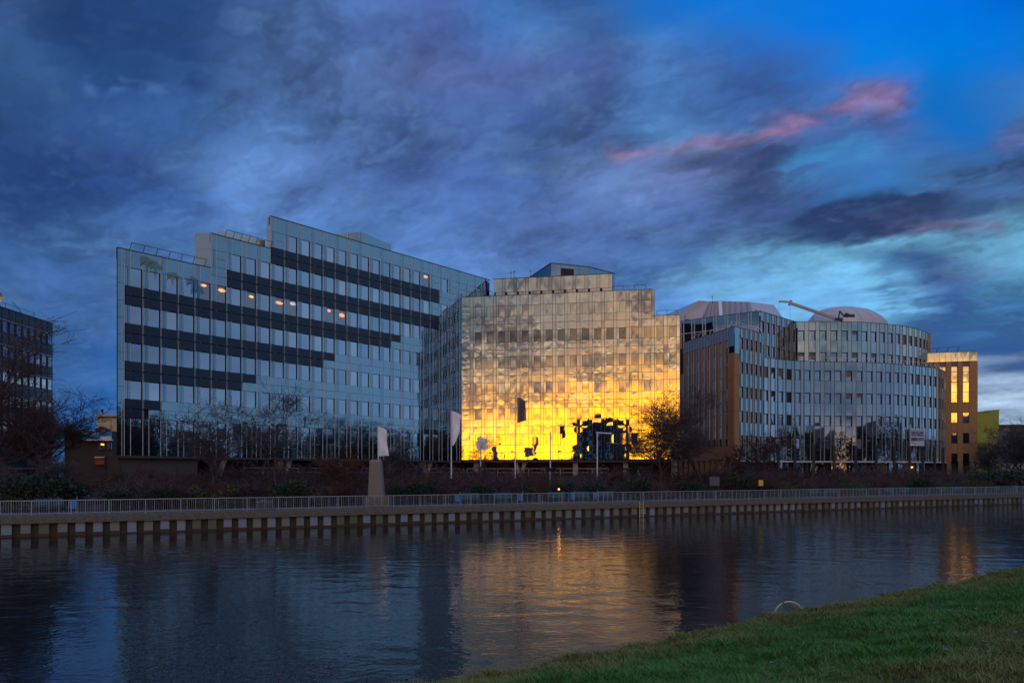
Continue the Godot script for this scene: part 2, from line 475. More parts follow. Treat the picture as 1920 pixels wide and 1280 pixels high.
func sky_color(d: Vector3) -> Vector3:
	var az := rad_to_deg(atan2(d.x, -d.z))
	var el := rad_to_deg(asin(clampf(d.y, -1.0, 1.0)))
	var c := Vector3.ZERO
	var inside := (1.0 - smoothstep(38.0, 58.0, absf(az))) * (1.0 - smoothstep(36.0, 52.0, el))
	if inside < 1.0: c = generic_sky(d, az, maxf(el, 0.0))
	if inside > 0.0:
		var ca := cos(deg_to_rad(az))
		var x := 960.0 + F * tan(deg_to_rad(az))
		var y := 885.0 - F * tan(deg_to_rad(el)) / ca
		# noise on the cloud deck, so that it draws together towards the horizon
		var qx := d.x / (d.y + 0.14)
		var qz := d.z / (d.y + 0.14)
		var rx := qx * 0.82 + qz * 0.57
		qz = -qx * 0.57 + qz * 0.82
		qx = rx
		var w1 := n_warp.get_noise_2d(qx * 0.8, qz * 0.8)
		var w2 := n_warp.get_noise_2d(qx * 0.8 + 9.0, qz * 0.8 + 4.0)
		var f1 := n_cloud.get_noise_2d(qx * 0.36 + 0.07 * w1, qz * 0.66 + 0.07 * w2)
		var f2 := n_cloud.get_noise_2d(qx * 0.36 + 5.0, qz * 0.66 + 3.0)
		var wx := x + 150.0 * w1 + 95.0 * f1 + 45.0 * f2
		var wy := y + 80.0 * w2 + 60.0 * f2
		var g := grid_at(wx, wy)
		var fn := n_fine.get_noise_2d(qx * 0.75 + 0.05 * f1, qz * 1.0)
		var f3 := n_fine.get_noise_2d(qx * 0.30 + 3.0 + 0.11 * f2, qz * 0.40 + 0.10 * f1)
		var sp := Vector2(x + 60.0 * f1 + 40.0 * w1, y + 46.0 * f2 + 20.0 * w2 + 12.0 * fn)
		var frag := smoothstep(-0.5, 0.22, f3 + 0.6 * f1 + 0.5 * fn)
		for s in lines:
			if not s[4].has_point(sp): continue
			var pts: PackedVector2Array = s[0]
			var best := 1e9
			for q in pts.size() - 1:
				best = minf(best, Geometry2D.get_closest_point_to_segment(sp, pts[q], pts[q + 1]).distance_squared_to(sp))
			var width: float = s[1]
			g = g.lerp(s[2], s[3] * frag * exp(-best / (width * width * 1.3)))
		# finer structure of the cloud: only as much as there is cloud
		var cloudy := clampf((g.x / maxf(g.z, 0.02)) * 5.0, 0.1, 1.0)
		var body := f1 + 0.55 * f3 + 0.30 * fn
		var dark := smoothstep(0.04, 0.24, body)
		var pale := smoothstep(-0.06, -0.30, body)
		g *= 1.0 + cloudy * (0.30 * pale - 0.27 * dark + 0.20 * f3 + 0.34 * fn)
		g += Vector3(0.05, 0.085, 0.125) * maxf(0.0, f3 + 0.5 * f2 + 0.3 * fn - 0.16) * cloudy
		g *= 1.06
		g.x *= 0.90
		var mean := (g.x + g.y + g.z) / 3.0
		g *= lerpf(1.0, maxf(1.0, 0.14 / maxf(mean, 0.01)), 1.0 - smoothstep(8.5, 13.0, el))
		c = c.lerp(g, inside)
	return sunset(d, az, maxf(el, 0.0), c)

func sky_image() -> Image:
	prepare_sky()
	var cw := 720
	var ch := 360
	var co := Image.create_empty(cw, ch, false, Image.FORMAT_RGBF)
	for y in ch / 2 + 2:
		var th := PI * (0.5 - (y + 0.5) / ch)
		for x in cw:
			var az := TAU * (x + 0.5) / cw
			var c := sky_color(Vector3(sin(az) * cos(th), sin(th), -cos(az) * cos(th)))
			co.set_pixel(x, y, Color(c.x, c.y, c.z))
	for y in range(ch / 2 + 2, ch):
		for x in cw: co.set_pixel(x, y, Color(0.05, 0.06, 0.08))
	co.resize(4096, 2048, Image.INTERPOLATE_BILINEAR)
	# full detail where fine cloud is seen
	for half in 2:
		var x0 := 0 if half == 0 else 4096 - 440
		for y in range(630, 1026):
			var th := PI * (0.5 - (y + 0.5) / 2048.0)
			for x in range(x0, x0 + 440):
				var az := TAU * (x + 0.5) / 4096.0
				var c := sky_color(Vector3(sin(az) * cos(th), sin(th), -cos(az) * cos(th)))
				co.set_pixel(x, y, Color(c.x, c.y, c.z))
	return co

func _ready() -> void:
	rng.seed = 20240
	# camera: level, lens shifted upwards so that uprights stay upright
	var cam := Camera3D.new()
	cam.name = "camera"
	cam.position = Vector3(0, EYE, 0)
	cam.projection = Camera3D.PROJECTION_FRUSTUM
	cam.near = 0.1
	cam.far = 3000.0
	cam.size = 2.0 * 0.1 * 640.0 / F
	cam.frustum_offset = Vector2(0, 0.1 * 245.0 / F)
	add_child(cam)
	# sky
	var we := WorldEnvironment.new()
	we.name = "environment"
	var e := Environment.new()
	e.background_mode = Environment.BG_SKY
	var pm := PanoramaSkyMaterial.new()
	pm.panorama = ImageTexture.create_from_image(sky_image())
	var sk := Sky.new()
	sk.sky_material = pm
	e.sky = sk
	e.tonemap_mode = Environment.TONE_MAPPER_LINEAR
	e.tonemap_exposure = 1.0
	e.sdfgi_enabled = true; e.ssao_enabled = true; e.ssil_enabled = true
	we.environment = e
	add_child(we)
	# the evening sun, low behind the photographer and behind cloud
	var sun := DirectionalLight3D.new()
	sun.name = "sun"
	sun.light_energy = 0.006
	sun.light_color = Color(1.0, 0.72, 0.42)
	sun.light_angular_distance = 25.0
	sun.shadow_enabled = true
	add_child(sun)
	sun.look_at_from_position(Vector3(-0.21, 0.075, 0.98) * 100.0, Vector3.ZERO)
	print("sky done ", Time.get_ticks_msec())
	materials()
	var bm := Shape.new()
	bm.box(Vector3.ZERO, Vector3.ONE)
	PBOX = bm.mesh()
	for k in 6: panes_flat.append(pane_mesh(rng.randf_range(-0.0016, 0.0022), rng.randf_range(-0.6, 0.6), rng.randf_range(-0.5, 0.5)))
	for k in 12: panes_wavy.append(pane_mesh(rng.randf_range(0.0012, 0.0045) * (1 if k % 3 else -1), rng.randf_range(-0.9, 0.9), rng.randf_range(-0.9, 0.9)))
	panes_plain = [pane_mesh(0.0, 0.0, 0.0)]
	setting()
	left_building()
	gold_building()
	round_building()
	orange_tower()
	roof_things()
	far_buildings()
	print("buildings ", Time.get_ticks_msec())
	quay_wall()
	promenade()
	garden()
	print("garden ", Time.get_ticks_msec())
	near_bank()
	behind_camera()
	print("done ", Time.get_ticks_msec())

# ---------- setting ----------
const IN := Vector3(-0.446, 0, -0.895)    # from the quay edge inland

func sheet(a: Vector3, b: Vector3, c: Vector3, d: Vector3) -> ArrayMesh:
	var s := Shape.new()
	s.quad(a, b, c, d)
	return s.mesh()

func setting() -> void:
	var nz := FastNoiseLite.new()
	nz.seed = 5; nz.frequency = 0.55; nz.fractal_octaves = 3
	var sw := FastNoiseLite.new()
	sw.seed = 8; sw.frequency = 0.09; sw.fractal_octaves = 2
	var hgt := func(p: Vector3) -> float: return 0.013 * nz.get_noise_2d(p.x * 0.75 + p.z * 0.25, p.z * 1.25) * (0.35 + 2.2 * absf(sw.get_noise_2d(p.x, p.z))) + 0.008 * sw.get_noise_2d(p.x + 50.0, p.z)
	var s := Shape.new()
	var st := 0.36
	var nu := 480
	var nv := 172
	for b in nv:
		for a in nu:
			var p := QA + QR * (-36.0 + a * st) - IN * (-0.7 + b * st)
			var h: float = hgt.call(p)
			var hx: float = hgt.call(p + Vector3(0.08, 0, 0))
			var hz: float = hgt.call(p + Vector3(0, 0, 0.08))
			s.v.append(Vector3(p.x, h, p.z))
			s.n.append(Vector3(-(hx - h) / 0.08, 1, -(hz - h) / 0.08).normalized())
			s.t.append(Vector2(p.x, p.z))
	for b in nv - 1:
		for a in nu - 1:
			var k := b * nu + a
			s.i.append_array([k, k + 1, k + nu + 1, k, k + nu + 1, k + nu])
	# calm water further along the canal
	var u1 := -36.0 + (nu - 1) * st
	var w1 := -0.7 + (nv - 1) * st
	for q in [[u1, 900.0], [-500.0, -36.0]]:
		var k := s.v.size()
		for c in [[q[0], -0.7], [q[1], -0.7], [q[1], w1], [q[0], w1]]:
			var p: Vector3 = QA + QR * c[0] - IN * c[1]
			s.v.append(p); s.n.append(Vector3.UP); s.t.append(Vector2(p.x, p.z))
		s.i.append_array([k, k + 1, k + 2, k, k + 2, k + 3])
	struct("canal_water", s.mesh(), M.water)
	struct("canal_bed", sheet(Vector3(-600, -2.2, 80), Vector3(900, -2.2, 80), Vector3(900, -2.2, -500), Vector3(-600, -2.2, -500)), M.soil)
	var a := QA + IN * 0.45
	struct("ground", sheet(a + QR * -500 + Vector3(0, 1.38, 0), a + QR * 1400 + Vector3(0, 1.38, 0), a + QR * 1400 + IN * 1500 + Vector3(0, 1.38, 0), a + QR * -500 + IN * 1500 + Vector3(0, 1.38, 0)), M.soil)
	struct("promenade_path", sheet(a + QR * -120 + Vector3(0, 1.39, 0), a + QR * 300 + Vector3(0, 1.39, 0), a + QR * 300 + IN * 4.6 + Vector3(0, 1.39, 0), a + QR * -120 + IN * 4.6 + Vector3(0, 1.39, 0)), M.asphalt)
	# a path that leads inland at the left
	var p := ground(185, 56.5)
	struct("path", sheet(Vector3(p.x - 1.6, 1.395, p.z), Vector3(p.x + 2.0, 1.395, p.z), Vector3(p.x - 6, 1.7, p.z - 26), Vector3(p.x - 10.5, 1.7, p.z - 26)), M.asphalt)

# ---------- the left wing ----------
const LR := Vector3(0.6514, 0, -0.7587)
const LM := 1.669

func tier_box(root: Node3D, called: String, pts: Array, y0: float, y1: float, m: Material) -> void:
	var s := Shape.new()
	s.prism(pts, y0, y1)
	part(root, called, s.mesh(), m)

func v2(p: Vector3) -> Vector2: return Vector2(p.x, p.z)

func pier(root: Node3D, at: Vector3, r: Vector3, y0: float, y1: float, top: float, kind: int) -> void:
	var s := Shape.new()
	var nn := Vector3(-r.z, 0, r.x)
	var h := y1 - y0
	if kind == 0:       # two limbs that part upwards
		for q in [-1, 1]:
			var a: Vector3 = at + r * q * 0.10
			var b: Vector3 = at + r * q * top
			var lo := 0.16
			var hi := 0.27
			var A := [a - r * lo + nn * 0.3, a + r * lo + nn * 0.3, a + r * lo - nn * 0.3, a - r * lo - nn * 0.3]
			var B := [b - r * hi + nn * 0.42, b + r * hi + nn * 0.42, b + r * hi - nn * 0.42, b - r * hi - nn * 0.42]
			for k in 4:
				var k2 := (k + 1) % 4
				s.quad(A[k] + Vector3(0, y0, 0), A[k2] + Vector3(0, y0, 0), B[k2] + Vector3(0, y1, 0), B[k] + Vector3(0, y1, 0))
	else:
		s.obox(at + Vector3(0, (y0 + y1) / 2, 0), r * 0.33, Vector3(0, h / 2, 0), nn * 0.33)
	part(root, "pier", s.mesh(), M.concrete)

func rail_part(root: Node3D, a: Vector3, b: Vector3, h: float, step: float, rails: Array, m: Material, thick := 0.05) -> void:
	var s := Shape.new()
	for q in rails: s.bar(a + Vector3(0, q * h, 0), b + Vector3(0, q * h, 0), thick)
	var k := int(a.distance_to(b) / step) + 1
	for j in k + 1:
		var p := a.lerp(b, float(j) / k)
		s.bar(p, p + Vector3(0, h, 0), thick)
	part(root, "roof_railing" if a.y > 15 else "terrace_railing", s.mesh(), m)

func left_building() -> void:
	var o := Vector3(-34.82, 0, -69.57)
	var root := thing("glass_office_building", "blue mirror-glass office wing with stepped roofline and rows of dark solar panels", "building", Vector3.ZERO)
	var col := {}
	var nn := Vector3(-LR.z, 0, LR.x)
	var P := func(s: float, back: float) -> Vector2: return v2(o + LR * s * LM - nn * back)
	# bodies behind the glass
	var at0: Vector3 = o + LR * -1.35 * LM
	tier_box(root, "body", [P.call(-1.35, 0.10), P.call(29.0, 0.10), P.call(29.0, 14.0), v2(at0 + Vector3(-4.6, 0, -14.5))], 5.86, 23.9, M.joint)
	tier_box(root, "body", [P.call(4.0, 0.10), P.call(29.0, 0.10), P.call(29.0, 14.0), v2(o + LR * 4 * LM + Vector3(-4.0, 0, -13.5))], 23.9, 27.4, M.joint)
	tier_box(root, "body", [P.call(8.0, 0.10), P.call(29.0, 0.10), P.call(29.0, 14.0), v2(o + LR * 8 * LM + Vector3(-3.2, 0, -12))], 27.4, 31.0, M.joint)
	for q in [[-1.35, 4.0, 23.9, 24.88], [4.0, 8.0, 27.4, 28.38], [8.0, 29.0, 31.0, 31.88]]:
		boxpart(col, "parapet", o, LR, q[0] * LM, q[1] * LM, q[2], q[3], -0.20, -0.02, M.joint)
		boxpart(col, "coping", o, LR, q[0] * LM, q[1] * LM, q[3] + 0.003, q[3] + 0.07, -0.24, 0.14, M.coping)
	var lamp_mesh := SphereMesh.new()
	lamp_mesh.radius = 0.5; lamp_mesh.height = 1.0; lamp_mesh.radial_segments = 14; lamp_mesh.rings = 7
	var bands := {0: [8, 23], 1: [5, 23], 2: [-1, 18], 3: [-1, 12], 4: [-1, 6], 5: [-1, 1]}
	var half := {2: 18, 3: 12, 4: 6, 5: 0}
	for s in range(-1, 29):
		var k0 := 2 if s < 4 else (1 if s < 8 else 0)
		var top := 31.9 - 3.5 * k0
		var a := s * LM
		var b := a + LM
		var cut := a + 0.56
		pane(col, "parapet_panel", o, LR, cut, b, top - 1.6, top, 0.08, M.teal_glass, panes_flat, 0.0015)
		pane(col, "narrow_panel", o, LR, a, cut, top - 1.6, top, 0.08, M.deep_glass if s % 2 else M.teal_glass, panes_flat, 0.0015)
		for k in range(k0, 7):
			if s > 25 and k > 1: continue
			var w1 := 31.9 - 1.6 - 3.5 * k
			var w0 := w1 - 1.7
			var wm: Material = [M.window_glass, M.window_glass, M.window_glass_pale, M.window_glass, M.window_glass_soft, M.window_glass][rng.randi() % 6]
			# the lit and half-open row
			var lit := k == 2 and s in [3, 4, 6, 8, 9, 12, 13]
			lit = lit or (k == 0 and s in [21])
			if (s == 4 and k == 1) or s == 25 or (s == 8 and k == 0) or (s >= 22 and k < 2 and s % 2 == 0):
				pane(col, "window_panel", o, LR, cut, b, w0 + 0.85, w1, 0.08, M.teal_glass, panes_flat, 0.0015)
				pane(col, "window_panel", o, LR, cut, b, w0, w0 + 0.85, 0.08, M.teal_glass, panes_flat, 0.0015)
			else:
				pane(col, "window", o, LR, cut, b - 0.11, w0, w1 - 0.02, -0.01, M.clear_window if lit else wm, panes_flat, 0.007)
				if lit:
					var lw := rng.randf_range(0.5, 0.95)
					var lp := o + LR * (cut + 0.5 + rng.randf_range(-0.12, 0.16)) - nn * 0.066
					lp.y = w1 - rng.randf_range(0.25, 0.6)
					put(col, "ceiling_light", lamp_mesh, M.lamp_glow if s != 9 else M.lamp_white, Transform3D(Basis(LR * lw, Vector3.UP * lw * rng.randf_range(0.35, 0.6), nn * 0.05), lp), 0.1)
			pane(col, "narrow_panel", o, LR, a, a + 0.28, w0, w1, 0.08, M.teal_glass, panes_flat, 0.0015)
			pane(col, "narrow_panel", o, LR, a + 0.28, cut, w0, w1, 0.08, M.deep_glass, panes_flat, 0.0015)
			var y0 := w0 - 1.8
			var ym := w0 - 0.9
			var bd: Array = bands.get(k, [99, 99])
			if s >= bd[0] and s < bd[1]:
				for q in 2:
					if k == 5 and s == 0 and q == 1:
						pane(col, "spandrel_panel", o, LR, cut, b, y0, ym, 0.08, M.teal_glass, panes_flat, 0.0015)
						continue
					var ya := ym if q == 0 else y0
					var rust: bool = (k == 1 and s == 15 and q == 1) or (k == 2 and s == 16 and q == 1)
					boxpart(col, "solar_panel", o, LR, a + 0.085, b - 0.085, ya + 0.03, ya + 0.87, 0.10, 0.16, M.solar_rust if rust else M.solar)
				boxpart(col, "solar_clip", o, LR, b - 0.05, b + 0.05, ym - 0.07, ym + 0.07, 0.08, 0.20, M.joint)
				for q in [-0.045, 0.045]:
					boxpart(col, "solar_rail", o, LR, b + q - 0.025, b + q + 0.025, y0, w0, 0.06, 0.165, M.solar_rail)
			else:
				if half.get(k, -9) == s and k < 5:
					boxpart(col, "solar_panel", o, LR, a + 0.085, b - 0.085, ym + 0.03, ym + 0.87, 0.10, 0.16, M.solar_rust if k == 2 else M.solar)
				else:
					pane(col, "spandrel_panel", o, LR, cut, b, ym, w0, 0.08, M.teal_glass, panes_flat, 0.0015)
					pane(col, "narrow_panel", o, LR, a, cut, ym, w0, 0.08, M.deep_glass if (s + k) % 2 else M.teal_glass, panes_flat, 0.0015)
				pane(col, "spandrel_panel", o, LR, cut, b, y0, ym, 0.08, M.teal_glass, panes_flat, 0.0015)
				pane(col, "narrow_panel", o, LR, a, cut, y0, ym, 0.08, M.deep_glass if (s + k) % 3 == 0 else M.teal_glass, panes_flat, 0.0015)
		# light vertical strips
		for q in [a, cut]:
			var y_lo := 5.84
			var inb := false
			boxpart(col, "mullion", o, LR, q - 0.022, q + 0.022, y_lo if s < 26 else 26.0, top, 0.055, 0.115, M.mullion)
	# corner strip at the left end
	for k in 12:
		var y0 := 5.86 + k * 1.587
		pane(col, "corner_panel", o, LR, -1.35 * LM, -1.0 * LM, y0, y0 + 1.587, 0.08, M.teal_glass, panes_flat, 0.0015)
	boxpart(col, "mullion", o, LR, -1.14 * LM, -1.12 * LM, 5.84, 24.9, 0.055, 0.115, M.mullion)
	# pale returns of the steps
	for q in [[4.0, 24.9, 28.4, 3.4, 0.8], [8.0, 28.4, 31.9, 0.7, 0.0]]:
		var a: Vector3 = o + LR * q[0] * LM + nn * 0.07
		var b: Vector3 = a - nn * q[3]
		for j in 3:
			var s := Shape.new()
			var f0: float = lerpf(q[1] - 1.2, q[2], j / 3.0) + 0.02
			var f1: float = lerpf(q[1] - 1.2, q[2], (j + 1) / 3.0) - 0.02
			var g0: float = f0 + q[4] * j / 3.0
			var g1: float = f1 + q[4] * (j + 1) / 3.0
			var th := LR * 0.06
			s.quad(Vector3(b.x, g0, b.z), Vector3(a.x, f0, a.z), Vector3(a.x, f1, a.z), Vector3(b.x, g1, b.z))
			s.quad(Vector3(a.x, f0, a.z) + th, Vector3(b.x, g0, b.z) + th, Vector3(b.x, g1, b.z) + th, Vector3(a.x, f1, a.z) + th)
			part(root, "return_panel", s.mesh(), M.cream_glass)
	# upstand behind the middle terrace
	var s2 := Shape.new()
	var a2 := o + LR * 5.2 * LM - nn * 2.2
	var b2 := o + LR * 8.2 * LM - nn * 1.6
	s2.obox((a2 + b2) / 2 + Vector3(0, 28.5, 0), (b2 - a2) / 2, Vector3(0, 1.15, 0), nn * 0.08)
	part(root, "upstand", s2.mesh(), M.cream_glass)
	# small glass wedge on the roof
	var wd := Shape.new()
	wd.prism([Vector2(-26.5, -97.4), Vector2(-19.5, -95.6), Vector2(-16.5, -101), Vector2(-24, -103)], 30.9, 35.35)
	var wg := part(root, "roof_wedge", wd.mesh(), M.teal_glass)
	for q in 4:
		var wb := Shape.new()
		wb.bar(Vector3(-26.5, 31, -97.35).lerp(Vector3(-19.5, 31, -95.55), 0.3 + q * 0.22), Vector3(-26.5, 35.3, -97.35).lerp(Vector3(-19.5, 35.3, -95.55), 0.3 + q * 0.22), 0.07)
		part(wg, "mullion", wb.mesh(), M.mullion)
	# rails on the terraces, leaning outwards
	for q in [[-0.7, 3.6, 24.9], [4.9, 8.0, 28.4]]:
		var a: Vector3 = o + LR * q[0] * LM
		var b: Vector3 = o + LR * q[1] * LM
		var s := Shape.new()
		var up: Vector3 = Vector3(0, q[2] + 0.62, 0) + nn * 0.5
		s.bar(a + up, b + up, 0.045)
		for j in 7:
			var p: Vector3 = a.lerp(b, j / 6.0)
			s.bar(p + Vector3(0, q[2], 0), p + up, 0.04)
		part(root, "roof_railing", s.mesh(), M.steel_dark)
	# paint sprayed over the top left panels
	for g in [[0.7, 23.95, M.graffiti_green, 11], [1.7, 23.35, M.graffiti_green, 12], [0.2, 24.2, M.graffiti_green, 14], [2.9, 23.2, M.graffiti_blue, 13], [3.2, 22.5, M.graffiti_blue, 15]]:
		var s := Shape.new()
		var c: Vector3 = o + LR * g[0] * LM + nn * 0.125
		c.y = g[1]
		var rr := RandomNumberGenerator.new()
		rr.seed = g[3]
		var ring := []
		for j in 26:
			var an := TAU * j / 26.0
			var rad := 0.30 + rr.randf() * 0.22
			ring.append(c + LR * cos(an) * rad * 1.5 + Vector3(0, sin(an) * rad * (1.0 if sin(an) > 0 or j % 5 else 3.0), 0))
		for j in 26: s.tri(c, ring[j], ring[(j + 1) % 26])
		part(root, "graffiti", s.mesh(), g[2])
	# recessed ground floor, terrace and piers
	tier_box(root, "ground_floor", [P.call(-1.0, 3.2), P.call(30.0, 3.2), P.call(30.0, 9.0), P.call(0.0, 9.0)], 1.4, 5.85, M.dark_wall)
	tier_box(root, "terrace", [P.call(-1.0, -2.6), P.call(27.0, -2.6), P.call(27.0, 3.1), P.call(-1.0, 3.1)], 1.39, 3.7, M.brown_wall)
	tier_box(root, "ground_wall", [P.call(-1.2, 0.35), P.call(3.3, 0.35), P.call(3.3, 3.0), P.call(-1.2, 3.0)], 3.71, 5.85, M.grey_wall)
	boxpart(col, "soffit_edge", o, LR, -1.35 * LM, 25.6 * LM, 5.62, 5.85, -0.3, 0.10, M.soffit)
	for q in [[4.6, 0], [9.2, 0], [13.6, 1], [18.2, 1], [21.9, 0]]:
		pier(root, o + LR * q[0] * LM - nn * 0.6, LR, 3.7, 5.63, 0.62, q[1])
	var ra := o + LR * 5.4 * LM + nn * 2.3 + Vector3(0, 3.7, 0)
	rail_part(root, ra, o + LR * 24.5 * LM + nn * 2.3 + Vector3(0, 3.7, 0), 1.05, 2.2, [0.55, 1.0], M.steel, 0.055)
	flush(root, col)

# ---------- the middle wing that mirrors the sunset ----------
func gold_building() -> void:
	var A := Vector3(-6.95, 0, -102.0)
	var B := Vector3(22.0, 0, -96.8)
	var r := (B - A).normalized()
	var ln := A.distance_to(B)
	var m := ln / 18.0
	var nn := Vector3(-r.z, 0, r.x)
	var root := thing("glass_office_building", "middle mirror-glass office wing whose stepped front glows with the golden sunset", "building", Vector3.ZERO)
	var col := {}
	var P := func(s: float, back: float) -> Vector2: return v2(A + r * s * m - nn * back)
	tier_box(root, "body", [P.call(0.02, 0.1), P.call(18, 0.1), P.call(16.9, 16.0), P.call(3, 16.0)], 5.86, 23.9, M.joint)
	tier_box(root, "body", [P.call(0.02, 0.1), P.call(15.85, 0.1), P.call(14.9, 16.0), P.call(3, 16.0)], 23.9, 27.4, M.joint)
	tier_box(root, "body", [P.call(2.2, 4.6), P.call(12.5, 4.6), P.call(11.6, 16.0), P.call(4, 16.0)], 27.4, 31.0, M.joint)
	for q in [[15.85, 18.0, 23.9, 24.88, 0.0], [0.0, 15.85, 27.4, 28.38, 0.0], [2.2, 12.5, 31.0, 31.88, -4.5]]:
		boxpart(col, "parapet", A, r, q[0] * m, q[1] * m, q[2], q[3], -0.2 + q[4], -0.02 + q[4], M.joint)
		boxpart(col, "coping", A, r, q[0] * m, q[1] * m, q[3] + 0.003, q[3] + 0.06, -0.24 + q[4], 0.12 + q[4], M.coping)
	for s in 18:
		var k0 := 1 if s < 16 else 2
		var top := 31.9 - 3.5 * k0
		var a := s * m
		var b := a + m
		var cut := a + 0.30
		var c2 := b - 0.44
		var pm := func() -> Material: return M.warm_glass if rng.randf() < 0.7 else M.warm_glass_dim
		pane(col, "parapet_panel", A, r, a, c2, top - 1.4, top, 0.07, pm.call(), panes_wavy, 0.002, 0.022)
		pane(col, "narrow_panel", A, r, c2, b, top - 1.4, top, 0.07, pm.call(), panes_plain, 0.001, 0.022)
		for k in range(k0, 7):
			var w1 := 31.9 - 1.4 - 3.5 * k
			var w0 := w1 - 1.5
			var wm: Material = M.rose_window
			if k == 2: wm = M.dark_window if s < 14 else M.mid_window
			elif k == 3: wm = M.mid_window
			elif rng.randf() < 0.25: wm = M.warm_glass_dim
			if s == 0:
				pane(col, "spandrel_panel", A, r, a, c2, w0 + 0.75, w1, 0.07, pm.call(), panes_wavy, 0.002, 0.022)
				pane(col, "spandrel_panel", A, r, a, c2, w0, w0 + 0.75, 0.07, pm.call(), panes_wavy, 0.002, 0.022)
			else:
				pane(col, "narrow_panel", A, r, a, cut, w0, w1, 0.07, pm.call(), panes_plain, 0.001, 0.022)
				pane(col, "window", A, r, cut, c2, w0, w1, 0.015, wm, panes_flat, 0.007)
			pane(col, "narrow_panel", A, r, c2, b, w0, w1, 0.07, pm.call(), panes_plain, 0.001, 0.022)
			pane(col, "spandrel_panel", A, r, a, c2, w0 - 1.0, w0, 0.07, pm.call(), panes_wavy, 0.002, 0.022)
			pane(col, "narrow_panel", A, r, c2, b, w0 - 1.0, w0, 0.07, pm.call(), panes_plain, 0.001, 0.022)
			var lo := maxf(w0 - 2.0, 5.86)
			pane(col, "spandrel_panel", A, r, a, c2, lo, w0 - 1.0, 0.07, pm.call(), panes_wavy, 0.002, 0.022)
			pane(col, "narrow_panel", A, r, c2, b, lo, w0 - 1.0, 0.07, pm.call(), panes_plain, 0.001, 0.022)
		for q in [c2, b]:
			boxpart(col, "mullion", A, r, q - 0.024, q + 0.024, 5.84, top, 0.04, 0.085, M.mullion_dark)
	# the set back top storey
	for s in range(0, 6):
		pass
	var S0 := A + r * 2.2 * m - nn * 4.5
	for s in 10:
		var a := s * m * 1.03
		var b := a + m * 1.03
		pane(col, "parapet_panel", S0, r, a, b - 0.45, 29.95, 31.88, 0.06, M.warm_glass, panes_wavy, 0.002, 0.022)
		pane(col, "narrow_panel", S0, r, b - 0.45, b, 29.95, 31.88, 0.06, M.warm_glass_dim, panes_plain, 0.001, 0.022)
		pane(col, "window", S0, r, a + 0.3, b - 0.45, 28.2, 29.95, 0.02, M.rose_window, panes_flat, 0.004)
		pane(col, "narrow_panel", S0, r, b - 0.45, b, 28.2, 29.95, 0.06, M.warm_glass_dim, panes_plain, 0.001, 0.022)
	# its dark side wall towards the left wing
	boxpart(col, "side_wall", S0, -nn, 0.0, 8.0, 27.4, 31.7, 0.0, 0.1, M.deep_glass)
	# rails on the set-backs
	for q in [[0.6, 2.6, 28.38, 0.2], [12.6, 15.3, 28.38, 0.4], [16.2, 17.8, 24.88, 0.4]]:
		var a: Vector3 = A + r * q[0] * m - nn * q[3] + Vector3(0, q[2], 0)
		var b: Vector3 = A + r * q[1] * m - nn * q[3] + Vector3(0, q[2], 0)
		rail_part(root, a, b, 0.75, 1.6, [1.0], M.steel_dark, 0.05)
	# glass plant room
	var K := [Vector3(2.6, 0, -118.7), Vector3(5.8, 0, -110.0), Vector3(11.6, 0, -112.0), Vector3(16.1, 0, -115.9), Vector3(14, 0, -124)]
	var pr := Shape.new()
	var pts := []
	for p in K: pts.append(v2(p))
	pr.prism(pts, 30.9, 35.35)
	part(root, "plant_room", pr.mesh(), M.joint)
	for e in 3:
		var a: Vector3 = K[e]
		var b: Vector3 = K[e + 1]
		var rr := (b - a).normalized()
		var cnt := [5, 4, 4][e] as int
		var step := a.distance_to(b) / cnt
		for j in cnt:
			for q in 2:
				if e == 1 and j == 1 and q == 1:
					boxpart(col, "louvre", a, rr, j * step + 0.1, (j + 1) * step + 0.6, 33.5, 34.8, 0.06, 0.12, M.dark_wall)
				pane(col, "plant_room_panel", a, rr, j * step, (j + 1) * step, 31.0 + q * 2.2, 33.2 + q * 2.15, 0.04, M.warm_glass if e == 1 else M.deep_glass, panes_flat, 0.002)
		boxpart(col, "coping", a, rr, 0, a.distance_to(b), 35.36, 35.45, -0.1, 0.1, M.coping)
	# below the glass
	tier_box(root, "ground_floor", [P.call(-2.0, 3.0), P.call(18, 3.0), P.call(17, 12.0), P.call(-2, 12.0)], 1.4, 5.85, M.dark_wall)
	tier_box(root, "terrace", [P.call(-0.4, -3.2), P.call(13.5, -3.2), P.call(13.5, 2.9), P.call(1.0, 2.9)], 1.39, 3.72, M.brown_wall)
	boxpart(col, "soffit_edge", A, r, 0.3, ln, 5.62, 5.85, -0.3, 0.09, M.soffit)
	for q in [[1.2, 1], [5.0, 0], [9.6, 1], [13.7, 1], [17.6, 1]]:
		pier(root, A + r * q[0] * m - nn * 0.6, r, 1.45 if q[0] > 13.6 else 3.72, 5.63, 0.62, q[1])
	rail_part(root, A + r * 0.9 * m + nn * 2.9 + Vector3(0, 3.72, 0), A + r * 12.4 * m + nn * 2.9 + Vector3(0, 3.72, 0), 1.05, 2.1, [0.5, 1.0], M.steel, 0.06)
	flush(root, col)
	# stairs down from the terrace
	var st := thing("garden_stairs", "grey steel garden stairs with handrails going down from the middle terrace", "stairs", A + r * 14.2 * m + nn * 2.0)
	for j in 11:
		var s := Shape.new()
		s.obox(Vector3(0, 3.6 - j * 0.2, 0) + r * j * 0.27 * 0.3 + nn * (j * 0.27), r * 0.8, Vector3(0, 0.03, 0), nn * 0.15)
		part(st, "step", s.mesh(), M.steel)
